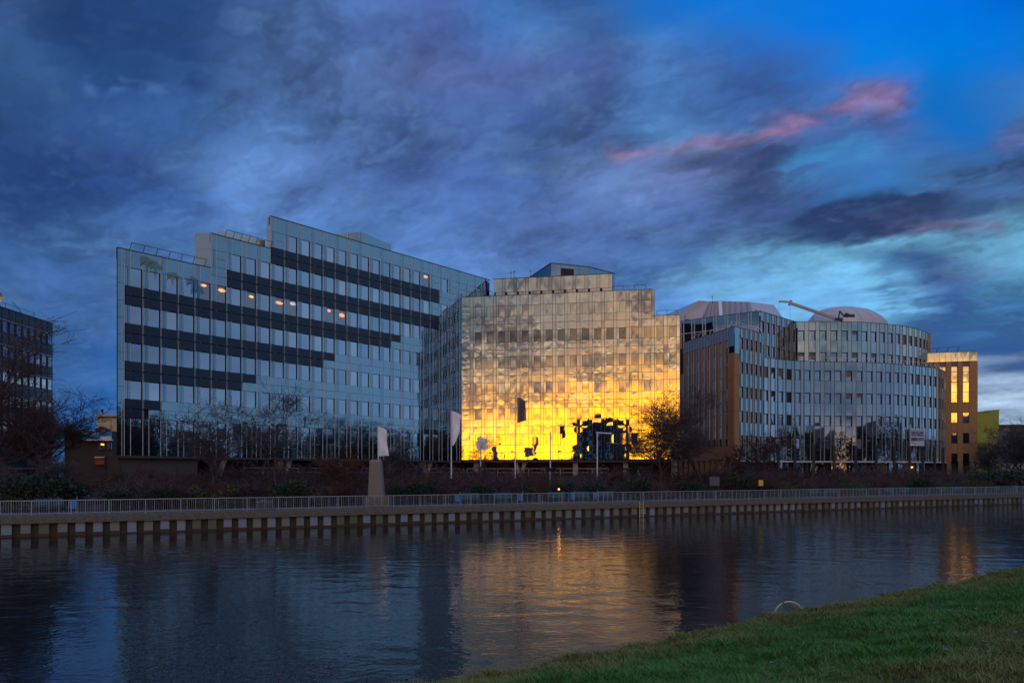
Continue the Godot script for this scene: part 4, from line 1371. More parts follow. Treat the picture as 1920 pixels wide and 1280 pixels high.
	for q in [[183, 196, 830, 842], [198, 208.5, 830, 842]]:
		s = Shape.new()
		s.box((px(q[0], q[2], d - 0.05) + px(q[1], q[3], d - 0.05)) / 2, Vector3((q[1] - q[0]) * d / F, (q[3] - q[2]) * d / F, 0.08))
		part(root, "window", s.mesh(), M.shade_glass)
	for q in [[178, 197, 859, 871], [198, 208, 859, 871]]:
		s = Shape.new()
		s.box((px(q[0], q[2], d - 0.1) + px(q[1], q[3], d - 0.1)) / 2, Vector3((q[1] - q[0]) * d / F, (q[3] - q[2]) * d / F, 0.12))
		part(root, "shutter", s.mesh(), M.shop_orange)
	s = Shape.new()
	s.box((px(178, 857, d - 0.3) + px(209, 857, d - 0.3)) / 2, Vector3(2.5, 0.16, 0.5))
	part(root, "ledge", s.mesh(), M.white_print)
	# red car on its roof
	var car := thing("car", "dark red car displayed on the car shop's roof above the blue sign", "car", px(192, 808.5, d + 1.5))
	s = Shape.new()
	var prof := [[-1.05, 0.12], [-1.0, 0.38], [-0.62, 0.44], [-0.3, 0.68], [0.32, 0.70], [0.75, 0.46], [1.05, 0.40], [1.08, 0.12]]
	for k in prof.size() - 1:
		s.quad(Vector3(prof[k][0], prof[k][1], 0.45), Vector3(prof[k][0], prof[k][1], -0.45), Vector3(prof[k + 1][0], prof[k + 1][1], -0.45), Vector3(prof[k + 1][0], prof[k + 1][1], 0.45))
		s.quad(Vector3(prof[k][0], 0.12, 0.45), Vector3(prof[k + 1][0], 0.12, 0.45), Vector3(prof[k + 1][0], prof[k + 1][1], 0.45), Vector3(prof[k][0], prof[k][1], 0.45))
	part(car, "body", s.mesh(), M.car_red)
	for q in [[-0.5, 0.0], [0.04, 0.6]]:
		s = Shape.new()
		s.quad(Vector3(q[0], 0.45, 0.46), Vector3(q[1], 0.45, 0.46), Vector3(q[1] * 0.75, 0.64, 0.46), Vector3(q[0] * 0.6, 0.64, 0.46))
		part(car, "window", s.mesh(), M.shade_glass)
	for q in [-0.68, 0.7]:
		for z in [-0.4, 0.4]:
			s = Shape.new()
			s.rod(Vector3(q, 0.16, z - 0.06), Vector3(q, 0.16, z + 0.06), 0.18, 12)
			part(car, "wheel", s.mesh(), M.crane_dark)
	# yellow block far right
	root = thing("yellow_building", "plain yellow block with flat roof beyond the trees at the canal bend", "building", Vector3.ZERO)
	var y0 := px(1834, 775, 178.0)
	var y1 := px(1874, 769, 172.0)
	tier_box(root, "wall", [v2(y0), v2(y0.lerp(y1, 0.42)), v2(y0) + Vector2(4, -25), v2(y0) + Vector2(-4, -25)], 1.4, y0.y - 0.2, M.yellow_paint)
	tier_box(root, "wall", [v2(y0.lerp(y1, 0.42)), v2(y1), v2(y1) + Vector2(3, -25), v2(y0.lerp(y1, 0.42)) + Vector2(2, -25)], 1.4, y1.y, M.yellow_paint)
	s = Shape.new()
	s.prism([v2(y0.lerp(y1, 0.42)) + Vector2(-0.15, 0.15), v2(y1) + Vector2(0.15, 0.15), v2(y1) + Vector2(3, -25), v2(y0.lerp(y1, 0.42)) + Vector2(2, -25)], y1.y, y1.y + 0.2)
	part(root, "roof_edge", s.mesh(), M.cream)
	root = thing("grey_building", "low grey house with pitched roof half hidden by trees right of the yellow block", "building", Vector3.ZERO)
	var g := px(1905, 800, 190.0)
	tier_box(root, "wall", [Vector2(g.x - 6, -190), Vector2(g.x + 14, -186), Vector2(g.x + 14, -200), Vector2(g.x - 6, -200)], 1.4, g.y, M.house_grey)
	tier_box(root, "roof", [Vector2(g.x - 7, -189.5), Vector2(g.x + 15, -185.5), Vector2(g.x + 15, -201), Vector2(g.x - 7, -201)], g.y, g.y + 0.5, M.house_roof)

# ---------- quay ----------
func quay_wall() -> void:
	var root := thing("quay_wall", "concrete capped quay wall with pale steel sheet piles above the canal water", "quay wall", Vector3.ZERO)
	var col := {}
	var cap_len := 6.0
	for k in 36:
		var a := -30.0 + k * cap_len
		boxpart(col, "cap_block", QA, QR, a + 0.008, a + cap_len - 0.008, 0.88, 1.40, -0.5, 0.12, M.old_concrete)
	for k in 200:
		var a := -22.0 + k * 1.05
		var jo := rng.randf_range(-0.025, 0.025)
		boxpart(col, "sheet_pile", QA, QR, a + jo, a + 0.57 + jo * 0.4, -0.4, 0.879, -0.195, rng.randf_range(-0.03, 0.0), [M.pile_steel, M.pile_pale, M.pile_steel, M.pile_green, M.pile_steel, M.pile_pale, M.pile_green][rng.randi() % 7])
		boxpart(col, "pile_foot", QA, QR, a - 0.03, a + 0.6, -0.4, rng.randf_range(0.10, 0.27), -0.03, 0.012, M.pile_rust)
	boxpart(col, "back_sheet", QA, QR, -30, 190, -1.5, 0.878, -0.6, -0.2, M.pile_rust)
	flush(root, col)
	# railing
	root = thing("quay_railing", "grey steel railing with upright bars along the top of the quay", "railing", Vector3.ZERO)
	col = {}
	var st := 2.28
	for k in 84:
		var a := -21.1 + k * st
		boxpart(col, "post", QA, QR, a - 0.035, a + 0.035, 1.4, 2.40, -0.23, -0.16, M.steel)
		boxpart(col, "top_rail", QA, QR, a + 0.04, a + st - 0.04, 2.36, 2.42, -0.225, -0.165, M.steel)
		boxpart(col, "bottom_rail", QA, QR, a + 0.04, a + st - 0.04, 1.50, 1.535, -0.21, -0.18, M.steel)
		for j in 15:
			var b := a + (j + 1) * st / 16.0
			boxpart(col, "baluster", QA, QR, b - 0.009, b + 0.009, 1.535, 2.36, -0.205, -0.187, M.steel if (j + k) % 4 else M.white_metal)
	flush(root, col)
	# ladder
	root = thing("ladder", "yellow steel ladder on the quay wall", "ladder", ground(1203, quay(1203) - 0.25, 0.0))
	for q in [-0.22, 0.22]:
		var s := Shape.new()
		s.bar(QR * q + Vector3(0, -0.3, 0), QR * q + Vector3(0, 1.45, 0), 0.06)
		part(root, "stile", s.mesh(), M.cable_yellow)
	for k in 5:
		var s := Shape.new()
		s.bar(QR * -0.22 + Vector3(0, 0.1 + k * 0.28, 0), QR * 0.22 + Vector3(0, 0.1 + k * 0.28, 0), 0.045)
		part(root, "rung", s.mesh(), M.cable_yellow)

# ---------- promenade ----------
func promenade() -> void:
	# memorial pillar
	var zq := quay(706) + 2.3
	var c := ground(706, zq)
	var root := thing("concrete_pillar", "tall tapering concrete pillar on a rough block beside the railing", "pillar", c)
	var s := Shape.new()
	for k in 4:
		var A := [Vector3(-0.62, 0.8, 0.55), Vector3(0.62, 0.8, 0.55), Vector3(0.62, 0.8, -0.55), Vector3(-0.62, 0.8, -0.55)]
		var B := [Vector3(-0.53, 3.75, 0.42), Vector3(0.42, 3.75, 0.42), Vector3(0.42, 3.75, -0.42), Vector3(-0.53, 3.75, -0.42)]
		var D := [Vector3(-0.42, 3.95, 0.3), Vector3(0.32, 3.95, 0.3), Vector3(0.32, 3.95, -0.3), Vector3(-0.42, 3.95, -0.3)]
		var k2 := (k + 1) % 4
		s.quad(A[k], A[k2], B[k2], B[k]); s.quad(B[k], B[k2], D[k2], D[k])
		if k == 0: s.quad(D[0], D[1], D[2], D[3])
	part(root, "shaft", s.mesh(), M.pillar_concrete)
	s = Shape.new()
	s.obox(Vector3(0.1, 0.4, 0), Vector3(1.02, 0, 0), Vector3(0, 0.4, 0), Vector3(0, 0, 0.8))
	part(root, "base", s.mesh(), M.old_concrete)
	# flags
	var fl := [[709, 74.0, 800, 707, 728, 800, 855, "white flag on a pole behind the concrete pillar", 0], [846, 74.0, 770, 847, 863, 771, 836, "tall white flag with cut-off corner on a free standing pole", 1], [901, 84.0, 818, 893, 914, 820, 846, "small crumpled white flag with dark print on a short pole", 2], [966, 80.0, 744, 969, 986, 745, 793, "grey lettered banner flag hanging high before the golden glass", 3]]
	for f in fl:
		var d: float = f[1]
		var b := ground(f[0], d)
		root = thing("flag", f[7], "flag", b)
		s = Shape.new()
		s.tube(PackedVector3Array([Vector3.ZERO, Vector3(0, px(0, f[2], d).y - b.y + 0.05, 0)]), PackedFloat32Array([0.085, 0.055]), 8)
		part(root, "pole", s.mesh(), M.white_metal)
		s = Shape.new()
		var w: float = (f[4] - f[3]) / F * d
		var y1: float = px(0, f[5], d).y - b.y
		var y0: float = px(0, f[6], d).y - b.y
		var x0: float = (f[3] - f[0]) / F * d + 0.05
		var nx := 8
		var ny := 12
		for j in ny + 1:
			for i in nx + 1:
				var u := float(i) / nx
				var v := float(j) / ny
				var top := y1 - u * u * (0.35 if f[8] != 2 else 0.1)
				var bot := y0 + (u * 0.05 if f[8] == 0 else (pow(u, 1.6) * 1.5 if f[8] == 1 else u * 0.3))
				var wid := w * (0.78 + 0.22 * v if f[8] == 0 else (1.0 - 0.12 * v if f[8] == 1 else 0.9 + 0.1 * v))
				var p := Vector3(x0 + u * wid, lerpf(top, bot, v), 0.16 * sin(u * 6.0 + v * 3.5) * (0.3 + u) + 0.07 * sin(v * 8.0 - u * 3.0) * u)
				if f[8] == 2: p += Vector3(0.08 * sin(v * 9.0), 0, 0.15 * sin(u * 7.0 + v * 5.0))
				s.v.append(p)
				var nv := Vector3(-0.75 * cos(u * 6.0 + v * 3.5) * (0.3 + u), -0.3 * cos(v * 8.0 - u * 3.0) * u, 1).normalized()
				s.n.append(nv); s.t.append(Vector2(u, v))
		for j in ny:
			for i in nx:
				var k := j * (nx + 1) + i
				s.i.append_array([k, k + 1, k + nx + 2, k, k + nx + 2, k + nx + 1])
		var cl := part(root, "cloth", s.mesh(), M.flag_grey if f[8] == 3 else M.flag_cloth)
		if f[8] >= 2:
			var pr := Shape.new()
			if f[8] == 3:   # worn dark letters, one above the other
				pr.bar(Vector3(x0 + 0.30, y0 + 0.35, 0.06), Vector3(x0 + 0.30, y1 - 0.3, 0.06), 0.06, 0.02)
				for k in 7:
					var yy := lerpf(y1 - 0.4, y0 + 0.5, k / 6.0)
					pr.bar(Vector3(x0 + 0.36, yy, 0.06), Vector3(x0 + 0.72, yy, 0.07), 0.07, 0.02)
					if k % 2: pr.bar(Vector3(x0 + 0.50, yy, 0.06), Vector3(x0 + 0.50, yy - 0.3, 0.06), 0.06, 0.02)
					else: pr.bar(Vector3(x0 + 0.68, yy, 0.07), Vector3(x0 + 0.68, yy - 0.28, 0.07), 0.06, 0.02)
			else:
				pr.bar(Vector3(x0 + 0.5, y0 + 0.4, 0.16), Vector3(x0 + 0.7, y1 - 0.5, 0.16), 0.25, 0.02)
			part(cl, "print", pr.mesh(), M.flag_ink)
	for f in [[1032, 80.0, 808, 1050, 808, "bare white flagpole with thin top arm and no flag"], [1120, 83.0, 811, 1147, 813, "white gallows-shaped pole with short thick arm and no flag"]]:
		var d: float = f[1]
		var b := ground(f[0], d)
		root = thing("flagpole", f[5], "flagpole", b)
		s = Shape.new()
		var y: float = px(0, f[2], d).y - b.y
		s.rod(Vector3.ZERO, Vector3(0, y, 0), 0.075, 8)
		part(root, "pole", s.mesh(), M.white_metal)
		s = Shape.new()
		s.rod(Vector3(-0.1, y, 0), Vector3((f[3] - f[0]) / F * d, y - 0.1, 0), 0.03 if f[0] < 1100 else 0.07, 6)
		part(root, "arm", s.mesh(), M.white_metal)
	# mushroom lamps
	for f in [[572, 66.0], [830, 68.0], [1033, 76.0], [1176, 78.0], [1495, 95.0]]:
		root = thing("park_lamp", "dark park lamp post with flat round head among the shrubs", "lamp", ground(f[0], f[1]), "dark flat-headed park lamps")
		s = Shape.new()
		s.rod(Vector3.ZERO, Vector3(0, 3.1, 0), 0.05, 6)
		part(root, "post", s.mesh(), M.crane_dark)
		s = Shape.new()
		s.tube(PackedVector3Array([Vector3(0, 2.95, 0), Vector3(0, 3.1, 0), Vector3(0, 3.3, 0), Vector3(0, 3.36, 0)]), PackedFloat32Array([0.1, 0.14, 0.62, 0.55]), 14)
		part(root, "head", s.mesh(), M.crane_dark)
	# benches and bins
	var turn := atan2(0.446, 0.895)
	var bench0: Node3D = null
	for x in [88, 884, 945, 1046, 1091, 1138, 1530, 1562, 1672, 1700, 1770, 1800, 1872]:
		var at := ground(x, quay(x) + 3.9)
		if bench0 == null:
			bench0 = thing("bench", "teal slatted park bench facing the canal beside the inland path", "bench", at, "")
			bench0.rotation.y = turn
			for k in 4:
				s = Shape.new()
				s.box(Vector3(0, 0.45, -0.2 + k * 0.12), Vector3(1.9, 0.035, 0.10))
				part(bench0, "seat_slat", s.mesh(), M.bench_blue)
			for k in 4:
				s = Shape.new()
				s.box(Vector3(0, 0.58 + k * 0.12, -0.27 - k * 0.02), Vector3(1.9, 0.10, 0.03))
				part(bench0, "back_slat", s.mesh(), M.bench_blue)
			for q in [-0.75, 0.75]:
				s = Shape.new()
				s.box(Vector3(q, 0.22, 0.12), Vector3(0.06, 0.44, 0.06)); s.bar(Vector3(q, 0, -0.22), Vector3(q, 1.0, -0.36), 0.06); s.box(Vector3(q, 0.41, -0.02), Vector3(0.06, 0.05, 0.45))
				part(bench0, "leg", s.mesh(), M.steel_dark)
		else:
			tag(copy(bench0, "bench", at, turn), "teal slatted park bench facing the canal " + zone_of(x), "bench", "teal benches " + zone_of(x))
	var bin0: Node3D = null
	for x in [136, 858, 976, 1074, 1117]:
		var at := ground(x, quay(x) + 2.6)
		if bin0 == null:
			bin0 = thing("litter_bin", "bright blue litter bin on a post beside a promenade bench", "bin", at, "blue litter bins along the promenade")
			s = Shape.new()
			s.tube(PackedVector3Array([Vector3(0, 0.28, 0), Vector3(0, 0.35, 0), Vector3(0, 0.9, 0), Vector3(0, 0.93, 0)]), PackedFloat32Array([0.17, 0.22, 0.24, 0.2]), 12)
			part(bin0, "body", s.mesh(), M.bin_blue)
			s = Shape.new()
			s.rod(Vector3(0.2, 0, -0.15), Vector3(0.2, 1.15, -0.15), 0.03)
			part(bin0, "post", s.mesh(), M.steel)
		else:
			copy(bin0, "litter_bin", at)
	# small odd things
	root = thing("utility_box", "low dark box with green graffiti behind the railing", "box", ground(497, quay(497) + 1.2))
	s = Shape.new(); s.box(Vector3(0, 0.4, 0), Vector3(1.3, 0.8, 0.4)); part(root, "cabinet", s.mesh(), M.steel_dark)
	s = Shape.new()
	var rr := RandomNumberGenerator.new(); rr.seed = 3
	for k in 9: s.bar(Vector3(-0.55 + k * 0.12, 0.5 + rr.randf() * 0.25, 0.21), Vector3(-0.5 + k * 0.13 + rr.randf() * 0.1, 0.45 + rr.randf() * 0.3, 0.21), 0.06, 0.02)
	part(root, "graffiti", s.mesh(), mat("graffiti_mint", 0.25, 0.5, 0.36, 0.6))
	root = thing("yellow_sign", "small yellow sign plate on a short post before the corner shrubs", "sign", ground(1427, quay(1427) + 3.0))
	s = Shape.new(); s.rod(Vector3.ZERO, Vector3(0, 1.5, 0), 0.03); part(root, "post", s.mesh(), M.steel_dark)
	s = Shape.new(); s.box(Vector3(0, 1.72, 0.03), Vector3(0.5, 0.62, 0.05)); part(root, "plate", s.mesh(), M.sign_yellow)
	root = thing("notice_board", "pale blue grey board standing in the shrubs before the orange corner", "board", ground(1340, quay(1340) + 6.0))
	s = Shape.new(); s.box(Vector3(0, 1.9, 0), Vector3(1.1, 1.0, 0.08)); part(root, "panel", s.mesh(), mat("board_grey", 0.10, 0.115, 0.135, 0.7))
	for q in [-0.45, 0.45]:
		s = Shape.new(); s.rod(Vector3(q, 0, 0), Vector3(q, 1.4, 0), 0.035); part(root, "leg", s.mesh(), M.steel_dark)
	root = thing("cabinet", "tall pale concrete slab post beside the stairs of the golden wing", "post", ground(1264, 92.0))
	s = Shape.new(); s.box(Vector3(0, 2.2, 0), Vector3(0.6, 4.4, 0.4)); part(root, "slab", s.mesh(), M.concrete)
	s = Shape.new(); s.box(Vector3(0, 4.45, 0), Vector3(0.7, 0.08, 0.5)); part(root, "cap", s.mesh(), M.concrete)
	# lamps that are on
	for q in [[1711, 876, 117.6, "warm lamp glowing inside the ground floor window", 0.28, 1], [1048, 917, 72.0, "warm lit slot lamp low in the garden", 0.18, 1], [597, 0, 0, "", 0, 0]]:
		if q[5] == 0: continue
		var at := px(q[0], q[1], q[2])
		root = thing("lamp", q[3], "lamp", Vector3(at.x, at.y, at.z))
		var bs := SphereMesh.new()
		bs.radius = q[4] * 0.5; bs.height = q[4]; bs.radial_segments = 12; bs.rings = 6
		part(root, "bulb", bs, M.lamp_glow)
		s = Shape.new()
		if q[1] > 900: s.rod(Vector3(0, -(at.y - 1.4), -0.1), Vector3(0, 0.1, -0.1), 0.05)
		else: s.rod(Vector3(0, 0.1, 0), Vector3(0, 5.8 - at.y, 0), 0.02)
		part(root, "stem", s.mesh(), M.crane_dark)
		var li := OmniLight3D.new()
		li.name = "glow"
		li.light_color = Color(1.0, 0.7, 0.35)
		li.light_energy = 0.25
		li.omni_range = 12.0
		li.light_size = 0.12
		li.shadow_enabled = true
		root.add_child(li)

# ---------- planting ----------
func grow(tr: Shape, tw: Shape, p: Vector3, dir: Vector3, ln: float, rad: float, lv: int, top: int, g: RandomNumberGenerator, droop: float, dens: float) -> void:
	var n := 4 if lv < 2 else 3
	var pts := PackedVector3Array([p])
	var rs := PackedFloat32Array([rad])
	var d := dir
	var q := p
	for k in n:
		d = (d + Vector3(g.randfn(0, 0.16), g.randfn(0, 0.10) + droop * (1 if lv < 2 else -0.3), g.randfn(0, 0.16))).normalized()
		q += d * ln / n
		pts.append(q)
		rs.append(maxf(rad * (1.0 - 0.62 * (k + 1) / n), 0.014))
	var sh := tr if lv < 2 else tw
	sh.tube(pts, rs, 7 if lv == 0 else (5 if lv == 1 else 3), false)
	if lv >= top: return
	var kids := int(([7, 7, 6, 6, 4][lv]) * dens + g.randf())
	for k in kids:
		var f := g.randf_range(0.35 if lv == 0 else 0.2, 1.0)
		var seg := mini(int(f * n), n - 1)
		var at := pts[seg].lerp(pts[seg + 1], f * n - seg)
		var side := Vector3(g.randfn(0, 1), g.randfn(0, 0.35), g.randfn(0, 1)).normalized()
		var nd := (d * 0.55 + side * 0.85 + Vector3(0, 0.22, 0)).normalized()
		grow(tr, tw, at, nd, ln * g.randf_range(0.48, 0.72), maxf(rs[seg] * 0.6, 0.014), lv + 1, top, g, droop, dens)

func tree(called: String, label: String, at: Vector3, h: float, seed_: int, opt := {}) -> Node3D:
	var root := thing(called, label, "tree", at, opt.get("group", ""))
	var g := RandomNumberGenerator.new()
	g.seed = seed_
	var tr := Shape.new()
	var tw := Shape.new()
	var trunk: float = opt.get("trunk", 0.35)
	var stems: int = opt.get("stems", 1)
	for k in stems:
		var d := Vector3(g.randfn(0, 0.05 if stems == 1 else 0.35), 1, g.randfn(0, 0.05 if stems == 1 else 0.35)).normalized()
		grow(tr, tw, Vector3(g.randfn(0, 0.15), -0.1, g.randfn(0, 0.15)) if stems > 1 else Vector3(0, -0.1, 0), d, h * opt.get("lead", 0.62), opt.get("rad", h * 0.018), 0, opt.get("levels", 4), g, opt.get("droop", 0.02), opt.get("dens", 1.0))
	part(root, "trunk", tr.mesh(), opt.get("bark", M.bark))
	part(root, "crown", tw.mesh(), opt.get("twig", M.twig))
	if opt.has("leaf"):
		var lf := Shape.new()
		var cnt: int = opt.leaf_count
		for k in cnt:
			var o := tw.v[g.randi() % tw.v.size()] + Vector3(g.randfn(0, 0.12), g.randfn(0, 0.12), g.randfn(0, 0.12))
			var a := Vector3(g.randfn(0, 1), g.randfn(0, 1), g.randfn(0, 1)).normalized()
			var b := a.cross(Vector3(g.randfn(0, 1), g.randfn(0, 1), g.randfn(0, 1))).normalized()
			var sz: float = opt.get("leaf_size", 0.14)
			lf.leaf(o, a * sz, b * sz * 0.7)
		part(root, "leaves", lf.mesh(), opt.leaf)
	return root

func twig_shrub(called: String, label: String, group: String, at: Vector3, h: float, seed_: int, m: Material) -> Node3D:
	var root := thing(called, label, "shrub", at, group)
	var g := RandomNumberGenerator.new()
	g.seed = seed_
	var tr := Shape.new()
	var tw := Shape.new()
	for k in 9:
		var d := Vector3(g.randfn(0, 0.5), 1, g.randfn(0, 0.5)).normalized()
		grow(tr, tw, Vector3(g.randfn(0, 0.3), 0, g.randfn(0, 0.3)), d, h * g.randf_range(0.5, 0.75), 0.03, 1, 3, g, 0.03, 1.2)
	part(root, "stems", tr.mesh(), m)
	part(root, "twigs", tw.mesh(), m)
	return root

func leaf_shrub(called: String, label: String, group: String, at: Vector3, h: float, w: float, seed_: int, m: Material, cnt: int, m2: Material = null) -> Node3D:
	var root := thing(called, label, "shrub", at, group)
	var g := RandomNumberGenerator.new()
	g.seed = seed_
	var lf := Shape.new()
	var l2 := Shape.new()
	var lobes := []
	for k in 9:
		lobes.append([Vector3(g.randfn(0, w * 0.24), h * g.randf_range(0.15, 0.75), g.randfn(0, w * 0.2)), g.randf_range(0.22, 0.36) * w])
	for k in cnt:
		var lb: Array = lobes[g.randi() % 9]
		var dr := Vector3(g.randfn(0, 1), g.randfn(0, 1), g.randfn(0, 1)).normalized()
		var o: Vector3 = lb[0] + dr * lb[1] * pow(g.randf(), 0.35) * Vector3(1, 0.8, 1)
		o.y = maxf(o.y, 0.05)
		var a := (dr + Vector3(g.randfn(0, 0.7), g.randfn(0, 0.7), g.randfn(0, 0.7))).normalized()
		var b := a.cross(Vector3(g.randfn(0, 1), g.randfn(0, 1), g.randfn(0, 1))).normalized()
		var sz := g.randf_range(0.10, 0.2)
		(l2 if m2 and g.randf() < 0.2 else lf).leaf(o, a * sz, b * sz * 0.6)
	part(root, "foliage", lf.mesh(), m)
	if m2: part(root, "flowering_tips", l2.mesh(), m2)
	var st := Shape.new()
	for k in 5:
		st.tube(PackedVector3Array([Vector3(g.randfn(0, 0.1), 0, g.randfn(0, 0.1)), lobes[k][0]]), PackedFloat32Array([0.035, 0.015]), 4)
	part(root, "stems", st.mesh(), M.twig_brown)
	return root

func zone_of(x: float) -> String:
	if x < 215: return "beside the inland path"
	if x < 640: return "before the solar panel wing"
	if x < 865: return "beside the concrete pillar"
	if x < 1275: return "before the golden wing"
	if x < 1440: return "before the orange corner"
	if x < 1785: return "before the rounded front"
	return "beyond the orange tower"

func garden() -> void:
	var bt := func(x: float, d: float, y: float) -> float: return px(x, y, d).y - 1.4
	tree("bare_tree", "large spreading leafless tree before the dark office block", ground(38, 61), bt.call(38, 61.0, 640), 11, {"rad": 0.28, "lead": 0.62, "dens": 1.28, "levels": 4, "twig": M.twig_brown})
	tree("bare_tree", "dense leafless tree beside the gap with the cream building", ground(112, 72), bt.call(112, 72.0, 735), 12, {"rad": 0.2, "lead": 0.6, "dens": 1.25, "twig": M.twig_brown})
	tree("bare_tree", "low leafless tree overhanging the path at the canal railing", ground(75, 56), 5.6, 13, {"rad": 0.12, "lead": 0.5, "stems": 2, "dens": 1.0, "droop": -0.03})
	tree("bare_tree", "knobby leafless tree before the left end of the solar facade", ground(398, 64), bt.call(398, 64.0, 738), 24, {"rad": 0.2, "dens": 0.92, "levels": 4, "lead": 0.66})
	tree("bare_tree", "slender young leafless tree before the second concrete pier", ground(517, 63), bt.call(517, 63.0, 748), 35, {"rad": 0.12, "dens": 0.85, "levels": 4, "lead": 0.7})
	tree("bare_tree", "rust coloured bushy tree left of the concrete pillar", ground(650, 70), bt.call(650, 70.0, 836), 16, {"rad": 0.07, "stems": 4, "dens": 1.0, "levels": 3, "twig": M.twig_rust})
	tree("bare_tree", "small round leafless tree right of the flag at the pillar", ground(752, 78), bt.call(752, 78.0, 806), 17, {"rad": 0.1, "dens": 1.0, "lead": 0.55})
	tree("bare_tree", "broad leafless tree before the golden glass next to the orange corner", ground(1236, 84), bt.call(1236, 84.0, 765), 18, {"rad": 0.2, "dens": 1.12, "levels": 4, "lead": 0.6})
	tree("bare_tree", "tall thin leafless tree before the orange stone face", ground(1322, 86), bt.call(1322, 86.0, 735), 19, {"rad": 0.17, "dens": 1.05, "lead": 0.66})
	tree("red_tree", "dark red leaved tree before the blue corner of the round building", ground(1405, 84), bt.call(1405, 84.0, 800), 20, {"rad": 0.14, "lead": 0.6, "dens": 0.9, "levels": 3, "leaf": M.leaf_red, "leaf_count": 2600, "leaf_size": 0.24})
	for q in [[1858, 128, 800, 41], [1884, 122, 772, 42], [1912, 118, 782, 43], [1845, 120, 835, 44], [1935, 112, 770, 45]]:
		tree("bare_tree", "dark leafless tree in the clump beyond the orange tower", ground(q[0], q[1]), bt.call(q[0], float(q[1]), q[2]), q[3], {"rad": 0.16, "dens": 1.05, "lead": 0.58, "group": "trees beyond the orange tower", "twig": M.twig})
	for q in [[290, 60, 870, 51], [345, 61, 860, 52], [440, 61, 885, 53]]:
		tree("sapling", "thin leafless sapling in the hedge before the left wing", ground(q[0], q[1]), bt.call(q[0], float(q[1]), q[2]) + 0.4, q[3], {"rad": 0.05, "dens": 0.7, "levels": 2, "group": "saplings before the left wing"})
	# shrubs
	var g := RandomNumberGenerator.new()
	g.seed = 77
	var tw := []
	for k in 3:
		tw.append(twig_shrub("twig_shrub", ["dense brown leafless shrub in the garden behind the railing", "dark leafless shrub with upright twigs in the garden", "rusty brown leafless shrub in the garden"][k], ["brown leafless shrubs", "dark leafless shrubs", "rusty leafless shrubs"][k], ground([255, 470, 640][k], [58.0, 62.0, 66.0][k]), 2.6, 60 + k, [M.twig_brown, M.twig, M.twig_rust][k]))
	var x := 225.0
	while x < 1900.0:
		for row in 3:
			var d: float = quay(x) + [7.5, 11.0, 15.5][row] + g.randf_range(-1.2, 1.2)
			if x > 150 and x < 215 : continue
			var kind := 0 if g.randf() < 0.62 else (1 if g.randf() < 0.75 else 2)
			var sc: float = g.randf_range(0.8, 1.15) * [0.8, 1.05, 1.4][row]
			var sh := copy(tw[kind], "twig_shrub", ground(x + g.randf_range(-14, 14), d), g.randf() * TAU, Vector3(sc * 1.1, sc, sc * 1.1))
			var zone: String = ["close to the promenade", "in the middle of the bed", "close to the building"][row] + " " + zone_of(x)
			tag(sh, ["dense brown", "dark upright", "rusty brown"][kind] + " leafless shrub " + zone, "shrub", ["brown", "dark", "rusty"][kind] + " leafless shrubs " + zone)
		x += 33.0
	var ev := [leaf_shrub("evergreen_shrub", "dark evergreen shrub behind the promenade benches", "dark evergreen shrubs", ground(230, 56.8), 1.9, 2.6, 70, M.leaf_green, 2200),
		leaf_shrub("evergreen_shrub", "evergreen shrub with yellow blossom behind the railing", "yellow flowering evergreen shrubs", ground(415, 60.0), 2.2, 2.6, 71, M.leaf_green, 2200, M.leaf_yellow),
		leaf_shrub("evergreen_shrub", "low rounded olive green shrub at the foot of the round building", "olive green shrubs", ground(1520, 95.0), 1.6, 3.4, 72, M.leaf_olive, 2200)]
	for q in [[20, 0, 1.5], [70, 0, 1.6], [115, 0, 1.3], [320, 0, 1.0], [370, 1, 0.9], [460, 0, 0.8], [540, 0, 1.3], [535, 1, 1.2], [590, 1, 0.8], [760, 0, 1.1], [800, 0, 1.3], [905, 0, 1.15], [975, 0, 1.0], [1060, 0, 1.15], [1115, 0, 1.2], [1180, 0, 1.0], [1205, 0, 1.35], [1290, 0, 1.2], [1395, 0, 1.5], [1425, 0, 1.2], [1480, 2, 1.0], [1595, 2, 1.1], [1660, 2, 0.9], [1725, 0, 1.4], [1760, 2, 1.0], [1820, 2, 1.2], [1850, 0, 1.7], [1880, 0, 2.0], [1915, 0, 2.0]]:
		var d: float = quay(q[0]) + g.randf_range(5.6, 7.0)
		var sh := copy(ev[q[1]], "evergreen_shrub", ground(q[0], d), g.randf() * TAU, Vector3.ONE * q[2])
		tag(sh, ("tall " if q[2] > 1.15 else "low ") + ["dark evergreen shrub ", "evergreen shrub with yellow blossom ", "rounded olive green shrub "][q[1]] + zone_of(q[0]), "shrub", ["dark evergreen", "yellow flowering", "olive green"][q[1]] + " shrubs " + zone_of(q[0]))

# ---------- the near bank ----------
const SH := Vector3(0.806, 0, -0.592)       # along the near shore
const SN := Vector3(0.592, 0, 0.806)        # from the shore inland
func bank_y(p: Vector3) -> float:
	var d := (p - Vector3(-0.9, 0, -13.7)).dot(SN)
	if d < 0: return 0.4 + d * 0.9
	return 0.4 + minf(d, 13.0) * 0.198

